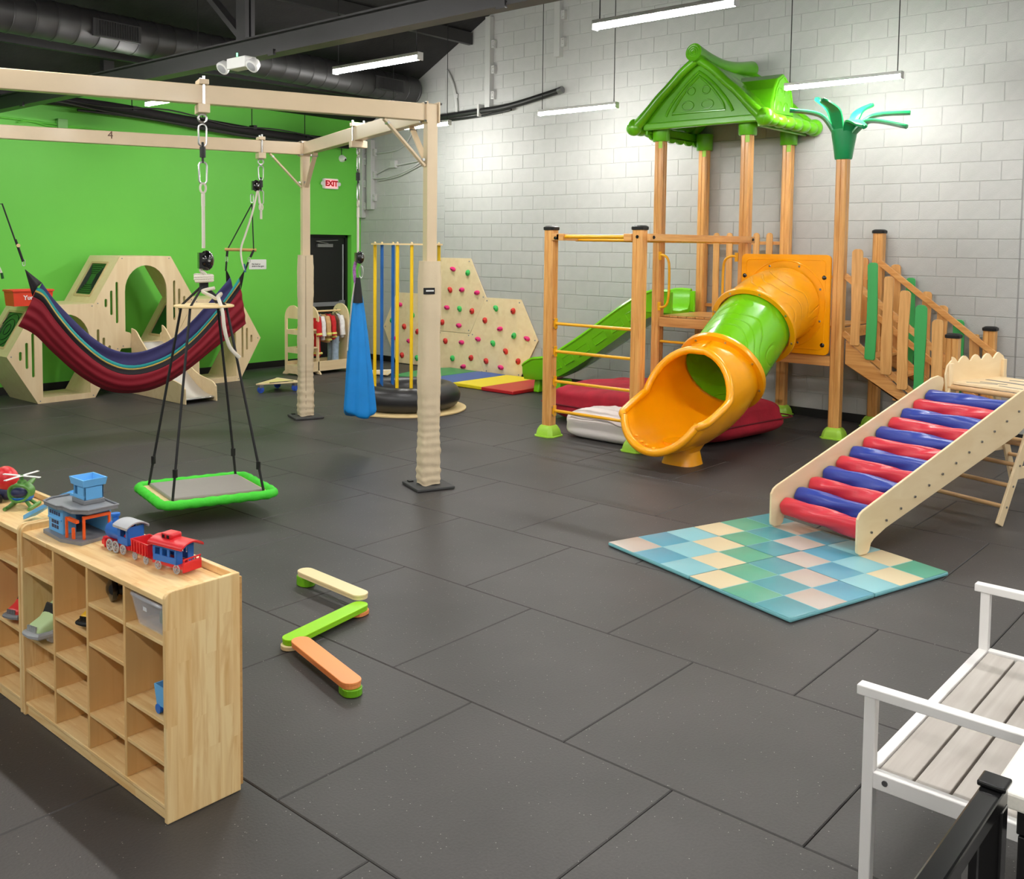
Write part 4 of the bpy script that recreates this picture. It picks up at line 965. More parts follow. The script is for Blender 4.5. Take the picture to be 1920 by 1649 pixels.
pD, pP3, pP1, pP4, pP2 = (9.94,4.06), (9.94,5.15), (9.96,6.28), (10.93,5.13), (10.93,6.25)
pA, pB, pS1, pS2, pS3 = (7.92,6.30), (7.92,5.21), (10.92,4.02), (9.97,2.92), (10.92,2.84)
post(*pD, 2.94); post(*pP3, 3.3); post(*pP1, 3.3); post(*pP4, 3.27); post(*pP2, 3.27)
post(*pA, 2.165, cap=True); post(*pB, 2.165, cap=True); post(*pS1, 2.18, cap=True); post(*pS2, 1.15, cap=True); post(*pS3, 1.17, cap=True)
def bolt(p, d, parent=ps, r=.017):
    part('bolt_cap', MB().lathe([(r,0),(r,.006),(r*.6,.013)], p, 12, d), M_blackgloss, parent, smooth=True)
# deck
deck = part('deck_frame', MB().box(9.9,9.94,5.21,6.22,1.05,1.16).box(10.93,10.97,5.19,6.2,1.05,1.16).box(9.98,10.9,5.12,5.16,1.05,1.16).box(9.98,10.9,6.24,6.28,1.05,1.16).box(9.9,9.94,4.12,5.09,.76,.87).box(9.98,10.9,4.04,4.08,1.05,1.16), M_lumy, ps, bevel=.004)
for i in range(9): part('deck_board', MB().box(9.985,10.885,5.2+i*.117,5.31+i*.117,1.16,1.182), M_lumx, ps, bevel=.003)
for i in range(8): part('deck_board', MB().box(9.985,10.885,4.12+i*.125,4.24+i*.125,1.16,1.182), M_lumx, ps, bevel=.003)
# overhead ladder
for y in (5.15, 6.25):
    part('ladder_rail', MB().box(7.86, 10.0, y-.095, y-.06, 2.05, 2.12), M_lumx, ps, bevel=.005)
    for x in (7.92, 9.94): bolt((x, y-.095, 2.085), (0,-1,0))
bolt((7.86,5.2,2.09), (-1,0,0)); bolt((7.86,6.2,2.075),(-1,0,0))
for i in range(6):
    x = 8.2+i*.3; part('overhead_rung', MB().cyl((x,5.09,2.06),(x,6.19,2.06),.017,10), M_ybar, ps, smooth=40)
part('cross_rail', MB().box(7.86,7.895,5.27,5.36,2.05,2.12).box(7.86,7.895,6.1,6.25,2.05,2.12), M_lumy, ps, bevel=.004)
part('front_bar', MB().cyl((7.9,5.33,2.09),(7.9,6.12,2.09),.02,12), M_ybar, ps, smooth=40)
for k, z in enumerate((1.187, .897, .583, .272)):
    r_ = part('climbing_rung', MB().cyl((7.93,5.27,z),(7.93,6.24,z),.0165,12), M_ybar, ps, smooth=40)
    for y in (5.275, 6.235):
        part('rung_bracket', MB().box(7.905,7.955,y-.008,y+.008,z-.055,z+.055).cyl((7.93,y-.012,z),(7.93,y+.012,z),.026,12), M_ybar, r_, bevel=.003)
        for dz in (-.042,.042): part('screw', MB().cyl((7.9,y,z+dz),(7.895,y,z+dz),.008,8), M_chrome, r_)
for z in (.87, .56, .27): part('climbing_rung', MB().cyl((9.94,5.21,z),(9.94,6.22,z),.0165,12), M_ybar, ps, smooth=40)
def dhandle(y, s_):
    part('grab_handle', MB().tube(smoothpts([(9.9,y,1.89),(9.87,y+s_*.05,1.9),(9.86,y+s_*.12,1.86),(9.86,y+s_*.145,1.75),(9.86,y+s_*.145,1.45),(9.86,y+s_*.12,1.32),(9.87,y+s_*.05,1.28),(9.9,y,1.29)], 5), .015, 10), M_ybar, ps, smooth=True)
    for z in (1.89, 1.29): part('handle_flange', MB().box(9.88,9.9,y-.02,y+.02,z-.05,z+.05), M_ybar, ps, bevel=.004)
dhandle(6.215, -1); dhandle(5.22, 1)
# rear fence pickets
for y in (6.04, 5.86, 5.5, 5.33):
    part('fence_picket', MB().prism([(y-.04,1.2),(y+.04,1.2)]+arc(y, 2.14, .04, 0, 180, 8), (10.9,0,0), (0,1,0), Z3, (1,0,0), .022), M_picket, ps, bevel=.004)
part('fence_rail', MB().box(10.925,10.955,5.19,6.2,2.035,2.075).box(10.925,10.955,5.19,6.2,1.25,1.29), M_lumy, ps, bevel=.003)
for y in (4.85, 4.65, 4.45, 4.25):
    part('fence_picket', MB().prism([(y-.04,1.2),(y+.04,1.2)]+arc(y, 1.8, .04, 0, 180, 8), (10.9,0,0), (0,1,0), Z3, (1,0,0), .022), M_picket, ps, bevel=.004)
part('fence_rail', MB().box(10.925,10.955,4.08,5.08,1.65,1.69), M_lumy, ps, bevel=.003)
# ---------------------------------------------------------------- stairs
def zst(y): return 1.06+(y-4.0)*.80
for x, in ((9.975,), (10.9,)):
    part('stringer', MB().prism([(3.98,zst(3.98)),(3.98,zst(3.98)-.25),(2.68,.02),(2.62,.02),(2.62,.06),(2.75,zst(2.75))], (x-.017,0,0), (0,1,0), Z3, (1,0,0), .034), M_lumy, ps, bevel=.004)
for k in range(5):
    y = 3.86-.235*k; z = zst(y)-.1; part('stair_tread', MB().box(9.99,10.88,y-.1,y+.1,z-.012,z+.012), M_lumx, ps, bevel=.004)
fy = [3.865-.1625*k for k in range(6)]
def picket(x, y, ztop, L, mt, w=.052):
    o_ = []
    for k in range(9): 
        f_ = k/8; o_.append((y+w+.006*math.sin(f_*5+y*9), ztop-L+.02+(L-.05)*f_))
    top = [(y+w-.012, ztop-.008),(y+w*.4, ztop),(y-w*.4, ztop),(y-w+.012, ztop-.008)]
    l_ = [(y-w+.006*math.sin(k/8*5+y*9), ztop-.03-(L-.05)*k/8) for k in range(9)]
    bt_ = [(y-w+.012, ztop-L+.005),(y+w-.012, ztop-L+.005)]
    part('stair_picket', MB().prism(o_+top+l_+bt_, (x,0,0), (0,1,0), Z3, (1,0,0), .022), mt, ps, bevel=.004)
for k, y in enumerate(fy): picket(9.905, y, 1.995-.136*k, 1.0, M_pgreen if k in (1, 4) else M_picket)
for k, y in enumerate((3.832,3.666,3.492,3.327,3.155,2.991)): picket(10.925, y, 1.83-.143*k, 1.0, M_pgreen if k in (1, 4) else M_picket)
for y in (4.19,): picket(10.925, y, 1.9, .75, M_picket)
for x in (9.94, 10.87):
    for z0 in (1.72, 1.12) if x < 10 else (1.86, 1.25):
        part('hand_rail', MB().bar((x, 4.0, z0), (x, 2.72, z0-.98), .028, .062, (0,0,1)), M_lumy, ps, bevel=.004)
# ---------------------------------------------------------------- yellow panel and tube slide
TYc = 4.635
pn = part('tube_entry_panel', MB().panel(rrect(4.125, 5.14, .875, 1.93, .05), [arc(TYc, 1.395, .36, 0, 360, 40)[:-1]], (9.865,0,0), (0,1,0), Z3, (1,0,0), .03), M_yellow, ps, bevel=.01)
part('panel_emboss', MB().tube([(9.863, TYc+.47*math.cos(a), 1.395+.47*math.sin(a)) for a in [2*math.pi*k/60 for k in range(60)]], .008, 6, True).tube([(9.863, p[0], p[1]) for p in rrect(4.18,5.085,.93,1.875,.05)], .006, 6, True), M_yellow, pn, smooth=True)
for y, z in ((4.19,1.69),(4.19,.98),(5.1,1.69),(5.1,.98)): bolt((9.865,y,z), (-1,0,0), pn, .024)
for k in range(8):
    a = math.radians(22+45*k); part('screw', MB().lathe([(.012,0),(.012,.004),(.006,.008)], (9.865,TYc+.44*math.cos(a),1.395+.44*math.sin(a)), 8, (-1,0,0)), M_galv, pn)
path = smoothpts([(9.87,0,1.395),(9.55,0,1.345),(9.22,0,1.215),(8.88,0,1.01),(8.56,0,.80),(8.33,0,.675),(8.1,0,.615),(7.85,0,.595),(7.62,0,.60),(7.44,0,.615)], 8)
def frame_at(i):
    a, b_ = path[max(i-1, 0)], path[min(i+1, len(path)-1)]; tn = (b_-a).normalized(); n_ = V((-tn.z, 0, tn.x)); n_ = n_ if n_.z > 0 else -n_
    return path[i]+V((0,TYc,0)), tn, n_
def ring(i, r, n=40):
    c, tn, n_ = frame_at(i)
    return [c+V((0,1,0))*(r*math.sin(2*math.pi*k/n))-n_*(r*math.cos(2*math.pi*k/n)) for k in range(n)]
def tube_sec(i0, i1, r0, r1, th=.012):
    mb = MB(); rows = [ring(i, r0+(r1-r0)*(i-i0)/(i1-i0)) for i in range(i0, i1+1)]; rows += [ring(i, r0+(r1-r0)*(i-i0)/(i1-i0)-th) for i in range(i1, i0-1, -1)]; rows.append(rows[0])
    return mb.grid(rows, True)
def rim(i, r, w, dr, col, nb=8, name='joint_flange'):
    c, tn, n_ = frame_at(i); rows = []
    for s_, rr in ((-w,r),(-w,r+dr),(-w*.3,r+dr+.004),(w*.3,r+dr+.004),(w,r+dr),(w,r)):
        rows.append([c+tn*s_+V((0,1,0))*(rr*math.sin(2*math.pi*k/48))-n_*(rr*math.cos(2*math.pi*k/48)) for k in range(48)])
    rows.append(rows[0])
    fl = part(name, MB().grid(rows, True), col, ps, smooth=40)
    for k in range(nb):
        a = 2*math.pi*(k+.5)/nb; q = c+V((0,1,0))*((r+dr*.5)*math.sin(a))-n_*((r+dr*.5)*math.cos(a))
        part('flange_bolt', MB().cyl(q-tn*w, q+tn*(w+.008), .011, 8), M_chrome, fl)
def wavy(M0, name, sc_=(1.2,1.2,1.2)):
    """moulded bark lines"""
    mt = M0.copy(); mt.name = name; nt = mt.node_tree; b = nt.nodes['Principled BSDF']; L = nt.links.new
    tc = nt.nodes.new('ShaderNodeTexCoord'); n = nt.nodes.new('ShaderNodeTexNoise'); n.inputs['Scale'].default_value = 1.7; n.inputs['Detail'].default_value = .5; L(tc.outputs['Object'], n.inputs['Vector'])
    mu = nt.nodes.new('ShaderNodeMath'); mu.operation = 'MULTIPLY'; mu.inputs[1].default_value = 9; L(n.outputs['Fac'], mu.inputs[0])
    fr_ = nt.nodes.new('ShaderNodeMath'); fr_.operation = 'FRACT'; L(mu.outputs[0], fr_.inputs[0])
    cr = nt.nodes.new('ShaderNodeValToRGB'); e = cr.color_ramp.elements; e[0].position = .40; e[0].color = (1,1,1,1); e[1].position = .5; e[1].color = (0,0,0,1); k = e.new(.6); k.color = (1,1,1,1); L(fr_.outputs[0], cr.inputs['Fac'])
    bp = nt.nodes.new('ShaderNodeBump'); bp.inputs['Strength'].default_value = .5; bp.inputs['Distance'].default_value = .012; L(cr.outputs['Color'], bp.inputs['Height']); L(bp.outputs[0], b.inputs['Normal'])
    return mt
M_ywave, M_lwave = wavy(M_yellow, 'yellow bark moulding'), wavy(M_lime, 'lime bark moulding')
part('tube_section', tube_sec(0, 17, .40, .415), M_ywave, ps, smooth=40, label='yellow upper tube section')
rim(17, .40, .022, .05, M_yellow, 8)
part('tube_section', tube_sec(17, 33, .385, .385), M_lwave, ps, smooth=40, label='lime green middle tube section')
rim(33, .38, .03, .07, M_yellow, 8)
# open scoop
I0, I1 = 33, len(path)-1
def theta(i):
    f_ = (i-I0)/(I1-I0)
    if f_ < .34: return 180
    if f_ < .56: return 180-(180-92)*((f_-.34)/.22)**.8
    return 92-26*((f_-.56)/.44)
def rad(i):
    f_ = (i-I0)/(I1-I0); return .385+.06*min(1, f_*1.6)+.05*max(0, f_-.5)
rows = []; nS = 36
for i in range(I0, I1+1):
    c, tn, n_ = frame_at(i); th = math.radians(theta(i)); r = rad(i); f_ = (i-I0)/(I1-I0)
    sq = 1 if f_ < .9 else 1-.12*((f_-.9)/.1)**2
    rows.append([c+V((0,1,0))*(r*sq*math.sin(th*(2*k/nS-1)))-n_*(r*math.cos(th*(2*k/nS-1))) for k in range(nS+1)])
# front lip rises
c, tn, n_ = frame_at(I1); last = rows[-1]
rows.append([p+tn*(.11*(1-abs(2*k/nS-1)**2.5))+V((0,0,.012)) for k, p in enumerate(last)])
o = part('exit_scoop', MB().grid(rows), M_yellow, ps, smooth=60, fix=False); solid(o, .02)
iT = next(i for i in range(I0, I1+1) if theta(i) < 175)-I0
edge = [rows[i][0] for i in range(len(rows)-1, iT-1, -1)]+[rows[i][-1] for i in range(iT, len(rows))]
lip = [rows[-1][k] for k in range(nS, 0, -1)]
pts = edge+lip
part('rolled_rim', MB().tube(pts, .036, 12, True), M_yellow, ps, smooth=True)
for k in range(9):
    q = rows[-2][8+int(k*2.5)]; part('grip_bump', MB().ell(q+V((.02,0,.03)),.02,.02,.012,10,6), M_yellow, ps, smooth=True)
mb = MB(); rows2 = []
for z, sx, sy, ox in ((.002,.16,.17,0),(.02,.155,.165,0),(.12,.13,.14,.01),(.2,.17,.18,.03)):
    rows2.append([V((7.78+ox+sx*math.copysign(abs(math.cos(a))**.6, math.cos(a)), TYc-.03+sy*math.copysign(abs(math.sin(a))**.6, math.sin(a)), z)) for a in [2*math.pi*k/24 for k in range(24)]])
mb.grid(rows2, True); mb.f.append(tuple(range(72,96)))
part('scoop_pedestal', mb, M_yellow, ps, smooth=40)
# ---------------------------------------------------------------- open green slide
gp = smoothpts([(10.5,6.3,1.2),(10.49,6.55,1.19),(10.47,6.85,1.03),(10.43,7.25,.75),(10.38,7.65,.48),(10.34,7.95,.31),(10.3,8.2,.245),(10.27,8.45,.235)], 5)
def gsec(i, off=0):
    a, b_ = gp[max(i-1,0)], gp[min(i+1,len(gp)-1)]; tn = (b_-a).normalized(); sd = tn.cross(Z3).normalized(); up = sd.cross(tn)
    w, hgt = .25, .25; s_ = i/(len(gp)-1)
    if s_ > .9: hgt = .25-.1*(s_-.9)/.1
    if s_ < .12: hgt = .26
    prof_ = [(-w-.03,hgt-.03),(-w-.05,hgt-.01),(-w-.03,hgt+.015),(-w,hgt),(-w+.01,.08),(-w+.05,.02),(0,0),(w-.05,.02),(w-.01,.08),(w,hgt),(w+.03,hgt+.015),(w+.05,hgt-.01),(w+.03,hgt-.03),(w+.025,.04),(w-.02,-.05),(0,-.07),(-w+.02,-.05),(-w-.025,.04)]
    return [gp[i]+sd*x+up*y for x, y in prof_]
rows = [gsec(i) for i in range(len(gp))]
mb = MB().grid(rows, True); mb.f += [tuple(range(18)), tuple(range((len(gp)-1)*18, len(gp)*18))]
gs = part('open_slide', mb, M_lime, ps, smooth=40, label='lime green open slide')
emb = MB()
for k in range(7):
    i = 8+k*3; q = []
    for j, y in ((i,.03),(i,.13),(i+2,.13),(i+2,.03)):
        a, b_ = gp[max(j-1,0)], gp[min(j+1,len(gp)-1)]; tn = (b_-a).normalized(); sd = tn.cross(Z3).normalized(); up = sd.cross(tn)
        q.append(gp[j]-sd*.279+up*y if sd.x > 0 else gp[j]+sd*.279+up*y)
    emb.tube(q, .007, 6, True)
part('side_emboss', emb, M_lime, gs, smooth=True)
for y in (7.95, 8.3): part('slide_leg', MB().prism([(-.16,0),(-.13,.2),(.13,.2),(.16,0)], (10.3,y-.05,.002), (1,0,0), Z3, (0,1,0), .1), M_lime, gs, bevel=.02)
for x_ in (10.21, 10.75): part('entry_guard', MB().prism([(6.24,1.18),(6.62,1.18),(6.62,1.38),(6.5,1.42),(6.24,1.45)], (x_,0,0), (0,1,0), Z3, (1,0,0), .035), M_lime, gs, bevel=.012)
# ---------------------------------------------------------------- roof
RYc = 5.67; RX_0, RX_1 = 9.68, 11.0
hp_ = [(0,4.10),(.1,4.04),(.22,3.95),(.36,3.82),(.48,3.72),(.6,3.60),(.7,3.50),(.8,3.415),(.87,3.385)]
sm = [(p.x, p.y) for p in smoothpts([(a, b_, 0) for a, b_ in hp_], 4)]
def rp_(s_, k): return RYc+s_*sm[k][0], sm[k][1]
rows = []
nX = 48
for i in range(nX+1):
    x = RX_0+(RX_1-RX_0)*i/nX; sag = .05*math.sin(math.pi*i/nX)
    row = []
    for s_, ks in ((1, range(len(sm)-1, -1, -1)), (-1, range(1, len(sm)))):
        for k in ks:
            y, z = rp_(s_, k); f_ = k/(len(sm)-1)
            sh = .012*abs(math.sin(math.pi*(i/nX*6+(int(f_*5) % 2)*.5)))*(1 if f_ > .1 else 0)+.018*((f_*5) % 1)*(f_ > .05)
            row.append(V((x, y, z+sh-sag*(1-f_))))
    rows.append(row)
o = part('roof_shell', MB().grid(rows), M_roofgreen, ps, smooth=50, fix=False); solid(o, .025); rs = o
for x in (RX_0+.03, RX_1-.03):
    edge = [V((x, *rp_(1, k))) for k in range(len(sm)-1, -1, -1)]+[V((x, *rp_(-1, k))) for k in range(1, len(sm))]
    n_ = len(edge); rr = [.05+.035*(abs(2*i/(n_-1)-1)**4) for i in range(n_)]
    part('verge_roll', MB().tube(edge, rr, 12), M_roofgreen, rs, smooth=True)
    for s_ in (1, -1): part('verge_lobe', MB().ell((x, RYc+s_*.83, 3.4),.085,.1,.1), M_roofgreen, rs, smooth=True)
for s_ in (1, -1):
    for k in range(6):
        part('eave_scallop', MB().ell((9.86+k*.2, RYc+s_*.835, 3.385),.105,.085,.075,14,8), M_roofgreen, rs, smooth=True)
lg = [V((RX_0-.06+(RX_1-RX_0+.04)*i/12, RYc, 4.165-.06*math.sin(math.pi*i/12))) for i in range(13)]
lr = [.1-.025*math.sin(math.pi*i/12) for i in range(13)]
lgo = part('ridge_log', MB().tube(lg, lr, 20), M_roofgreen, ps, smooth=50)
for r_ in (.075, .05, .027): part('log_ring', MB().tube([(RX_0-.061, RYc+r_*math.cos(a), 4.165+r_*math.sin(a)) for a in [2*math.pi*k/24 for k in range(24)]], .007, 6, True), M_roofgreen, lgo, smooth=True)
gpl = [(RYc-.74,3.42),(RYc+.74,3.42)]+[(RYc+sm[k][0]*.97, sm[k][1]-.01) for k in range(len(sm)-6, 0, -2)]+[(RYc,4.05)]+[(RYc-sm[k][0]*.97, sm[k][1]-.01) for k in range(2, len(sm)-5, 2)]
gw_ = part('gable_panel', MB().prism(gpl, (9.76,0,0), (0,1,0), Z3, (1,0,0), .03), M_roofgreen, ps, bevel=.004)
ga_ = [(RYc-.34*math.cos(math.pi/2*k/8)**1.0*(1-.12*math.sin(math.pi*k/8)), 3.52+.4*(k/8)) for k in range(9)]+[(RYc+.34*math.cos(math.pi/2*k/8)*(1-.12*math.sin(math.pi*k/8)), 3.52+.4*(k/8)) for k in range(7,-1,-1)]
part('arch_moulding', MB().tube([V((9.757, y, z)) for y, z in ga_], .014, 8, True).tube([V((9.757, RYc+(y-RYc)*1.25, 3.5+(z-3.52)*1.17)) for y, z in ga_], .018, 8), M_roofgreen, gw_, smooth=True)
for y, z, a, b_ in ((.1,3.76,.05,.042),(-.09,3.76,.05,.042),(.14,3.6,.075,.048),(-.11,3.6,.075,.048)):
    part('window_moulding', MB().tube([(9.757, RYc+y+a*math.cos(q), z+b_*math.sin(q)) for q in [2*math.pi*k/24 for k in range(24)]], .008, 6, True), M_roofgreen, gw_, smooth=True)
part('gable_sill', MB().box(9.73,9.8,RYc-.72,RYc+.72,3.36,3.44), M_roofgreen, gw_, bevel=.015)
for s_ in (-.72, .72): part('side_fascia', MB().box(9.8,10.98,RYc+s_-.02,RYc+s_+.02,3.31,3.42), M_roofgreen, ps, bevel=.01)
for s_ in (1,):
    sc2 = []
    for k in range(6): part('fascia_scallop', MB().prism(arc(9.95+k*.2, 3.33, .1, 180, 360, 8, .07), (0,RYc+.70,0), (1,0,0), Z3, (0,1,0), .03), M_roofgreen, rs)
for x, y in (pP1, pP3, pP2, pP4):
    z1 = 3.3 if x < 10.5 else 3.27; yy = y
    part('post_socket', MB().lathe([(.095,z1-.06),(.1,z1-.05),(.105,z1+.14)], (x,yy,0), 24), M_roofgreen, ps, smooth=40)
    part('socket_tab', MB().box(x-PW-.006,x-PW+.002,yy-.055,yy-.005,z1-.14,z1-.05) if x < 10.5 else MB().box(x-PW-.006,x-PW+.002,yy-.055,yy-.005,z1-.14,z1-.05), M_limefoot, ps)
# dormer on the right slope
dr = MB(); dx0, dx1 = 10.05, 10.62; dc = (dx0+dx1)/2
dpoly = [(dx0,3.48)]+[(dx0+(dc-dx0)*math.sin(a), 3.48+.45*(1-math.cos(a))**.9+.0) for a in [math.pi/2*k/6 for k in range(1,7)]]
dpoly = [(dx0,3.45),(dx0+.01,3.6),(dx0+.06,3.76),(dx0+.15,3.88),(dc,3.95),(dx1-.15,3.88),(dx1-.06,3.76),(dx1-.01,3.6),(dx1,3.45)]
dm = part('dormer', MB().prism(dpoly, (0,RYc-.74,0), (1,0,0), Z3, (0,1,0), .6), M_roofgreen, ps, bevel=.02)
part('dormer_moulding', MB().tube([V((dc+(x-dc)*.82, RYc-.743, 3.5+(z-3.45)*.82)) for x, z in dpoly], .01, 8, True), M_roofgreen, dm, smooth=True)
for x in (-.09, .07):
    for z in (3.58, 3.73): part('dormer_window', MB().tube([(dc+x+.05*math.cos(a), RYc-.743, z+.05*math.sin(a)) for a in [math.pi*k/8 for k in range(9)]]+[(dc+x-.05, RYc-.743, z-.05)], .006, 6), M_roofgreen, dm, smooth=True)
# ---------------------------------------------------------------- palm top
pc = V((9.94,4.06,0))
pt = part('palm_crown', MB().lathe([(.082,2.92),(.088,2.93),(.105,3.05),(.125,3.17),(.13,3.22),(.09,3.235),(.06,3.16)], pc, 28), M_palm, ps, smooth=40)
for dx, dy, tz, w in ((-.22,.5,3.44,.05),(.2,.4,3.6,.055),(-.34,.1,3.5,.075),(.32,-.16,3.5,.075),(-.3,-.32,3.2,.07),(.12,-.62,3.36,.05),(-.08,-.66,3.2,.05)):
    b_ = pc+V((dx,dy,0)).normalized()*.07+Z3*3.14; e = pc+V((dx,dy,tz)); mid = pc+V((dx*.55,dy*.55,(3.22+tz)/2+.07))
    cv = smoothpts([b_, b_.lerp(mid,.5)+Z3*.06, mid, e], 5); rows = []
    for i, q in enumerate(cv):
        f_ = i/(len(cv)-1); a_ = cv[max(i-1,0)]; c_ = cv[min(i+1,len(cv)-1)]; tn = (c_-a_).normalized(); sd = tn.cross(Z3).normalized(); up = sd.cross(tn)
        ww = min(w,.06)*(.5+.75*math.sin(math.pi*min(1, f_*.75+.15)))*(1 if f_ < .95 else .6); th = .022
        rows.append([q-sd*ww+up*.012, q-sd*ww*.5+up*(th+.002), q+up*th*.5, q+sd*ww*.5+up*(th+.002), q+sd*ww+up*.012, q+sd*ww-up*.006, q-up*th, q-sd*ww-up*.006])
    mb = MB().grid(rows, True); n_ = len(rows); mb.f += [tuple(range(8)), tuple(range((n_-1)*8, n_*8))]
    part('palm_leaf', mb, M_palm, pt, smooth=60)
# ================================================================ cushions under the playset
def cushion(c, ax, ay, h, seed, wr=.02, n=26, p=.35):
    rows = []; rn = random.Random(seed); ph = [rn.uniform(0,6) for _ in range(6)]
    mb = MB(); c = V(c); ax = V(ax); ay = V(ay)
    for i in range(n+1):
        th = math.pi*i/n; row = []
        for k in range(2*n):
            a = 2*math.pi*k/(2*n)
            ce = lambda v_, e: math.copysign(abs(v_)**e, v_)
            x = ce(math.sin(th),p)*ce(math.cos(a),p); y = ce(math.sin(th),p)*ce(math.sin(a),p); z = ce(math.cos(th),.75)
            zz = z*h*(.72+.28*math.cos(x*1.3)*math.cos(y*1.2)) if z > 0 else z*h
            w_ = wr*(math.sin(x*7+ph[0]+2*y)+math.sin(y*9+ph[1]+3*x)+.7*math.sin((x+y)*15+ph[2]))
            q = c+ax*(x*(1+.02*math.sin(z*6+ph[3])))+ay*(y*(1+.02*math.sin(z*5+ph[4])))+Z3*(zz+(w_ if z > .05 else 0))
            q.z = max(q.z, .004); row.append(q)
        rows.append(row)
    return mb.grid(rows, True)
bg = solo('crash_pad', cushion((9.25,5.75,.22), (.72,-.1,0), (.12,1.2,0), .24, 3, .014), M_beanred, (9.25,5.75,0), 'big dark red plush crash pad under the playset', 'cushion', smooth=180)
part('piping', MB().tube([V((9.25,5.75,.2))+V((.72,-.1,0))*x+V((.12,1.2,0))*y for x, y in rrect(-1.0,1.0,-1.0,1.0,.12,5)], .008, 6, True), mat('dark red piping', S(110,12,30), .8), bg, smooth=True)
wc = solo('white_cushion', cushion((8.3,5.72,.15), (.32,0,0), (0,.47,0), .155, 5, .008), M_beanwhite, (8.3,5.72,0), 'flat white canvas cushion under the climbing rungs', 'cushion', smooth=180)
part('zip_flap', MB().tube(smoothpts([(7.985,6.1,.25),(7.98,5.9,.24),(7.98,5.6,.235),(7.98,5.45,.2),(7.985,5.3,.2)], 4), .008, 6), mat('grey zip', S(170,160,158), .7), wc, smooth=True)
# ================================================================ roller ramp
RL = V((6.345, 3.009, 0)); ru = V((.951,-.308,0)).normalized(); rw = V((ru.y,-ru.x,0))
if rw.y > 0: rw = -rw
RWid = .735
def RP(u, w, z): return RL+ru*u+rw*w+Z3*z
ramp = thing('roller_ramp', tuple(RP(.9, .37, .03)), 'wooden ramp of twelve red and blue padded rollers', 'ramp')
sp_ = [(.0,.034),(-.03,.05),(-.035,.07),(-.035,.27)]+[(-.012,.305),(.02,.325)]+[(1.70,.985),(1.78,1.0),(1.84,.98),(1.85,.94),(1.80,.74),(1.66,.665),(.24,.18),(.13,.125),(.1,.1),(.085,.05),(.06,.034)]
for w in (-.009, RWid-.009):
    part('side_panel', MB().prism([(a, b_) for a, b_ in sp_], RP(0, w, 0), ru, Z3, rw, .018), M_ply, ramp, bevel=.004)
def roller(k):
    u, z = .095+.142*k, .172+.0605*k
    rows = []; nA, nL = 28, 30; ph = k*1.7
    for i in range(nL+1):
        f_ = i/nL; w = .022+(RWid-.044)*f_; row = []
        e = min(f_, 1-f_); rr = .063*(1 if e > .02 else .93)
        for j in range(nA):
            a = 2*math.pi*j/nA
            tw = .006*math.sin(3*a+f_*9+ph)*min(1, f_*2.2)+.003*math.sin(5*a+f_*14-ph)
            row.append(RP(u, w, z)+ru*((rr+tw)*math.cos(a))+Z3*((rr+tw)*math.sin(a)))
        rows.append(row)
    mb = MB().grid(rows, True); mb.f += [tuple(range(nA)), tuple(range(nL*nA, (nL+1)*nA))]
    r_ = part('roller', mb, M_vblue if k % 2 else M_vred, ramp, smooth=60, label='blue vinyl roller' if k % 2 else 'red vinyl roller')
    part('axle_bolt', MB().cyl(RP(u, -.014, z), RP(u, RWid+.018, z), .008, 8), M_galv, r_)
for k in range(12): roller(k)
# ================================================================ climbing platform behind the ramp
pk = thing('climbing_triangle', tuple(RP(2.0, .37, 0)), 'birch climbing frame with slatted platform and wavy guard panel', 'climbing frame')
for w in (.0, .70):
    ww = w+.012
    part('front_leg', MB().bar(RP(1.53, ww, .01), RP(1.98, ww, .93), .022, .075, ru), M_plyz, pk, bevel=.004)
    part('rear_leg', MB().bar(RP(2.85, ww, .01), RP(2.5, ww, .93), .022, .075, ru), M_plyz, pk, bevel=.004)
    part('brace', MB().bar(RP(1.72, ww-.022, .36), RP(2.75, ww-.022, .36), .02, .09, Z3), M_plyz, pk, bevel=.004)
    for z in (.135,.28,.425): part('screw', MB().cyl(RP(1.53+.489*z, ww+.012, z), RP(1.53+.489*z, ww+.016, z), .008, 8), M_galv, pk)
M_dowel = mat('beech dowel', S(212,170,120), .45)
for z in (.135, .28, .425, .57, .715):
    part('front_rung', MB().cyl(RP(1.53+.489*z, .0, z), RP(1.53+.489*z, .715, z), .0165, 12), M_dowel, pk, smooth=40)
    part('rear_rung', MB().cyl(RP(2.85-.38*z, .0, z), RP(2.85-.38*z, .715, z), .0165, 12), M_dowel, pk, smooth=40)
part('top_rung', MB().cyl(RP(1.93, -.02, .9), RP(1.93, .74, .9), .022, 14), M_dowel, pk, smooth=40)
pl_ = part('platform', MB().obox(RP(2.27, .36, .935), ru*.33, rw*.36, Z3*.01), M_ply, pk, bevel=.003)
M_grip = mat('grey grip strip', S(132,130,128), .8, bump=.3, bscale=120)
for a, b_, w in (((2.0,.1),(2.1,.3),.014),((2.04,.35),(2.02,.62),.014),((2.3,.08),(2.24,.66),.034),((2.12,.14),(2.16,.34),.02),((2.42,.2),(2.5,.5),.02)):
    part('grip_strip', MB().bar(RP(*a, .9465), RP(*b_, .9465), w, .002, Z3), M_grip, pl_)
wv = [(1.9,.86),(1.88,1.0),(1.9,1.07),(1.96,1.115)]
for k in range(37):
    f_ = k/36; wv.append((1.96+.62*f_, 1.085+.055*abs(math.sin(f_*math.pi*4+math.pi/2))+.01*f_))
wv += [(2.64,1.12),(2.68,1.06),(2.7,.95),(2.7,.86)]
part('guard_panel', MB().prism(wv, RP(0,-.015,0), ru, Z3, rw, .016), M_ply, pk, bevel=.003)
for u_ in (1.93, 2.64): part('guard_post', MB().obox(RP(u_,.012,.98), ru*.02, rw*.012, Z3*.11), M_plyz, pk, bevel=.004)
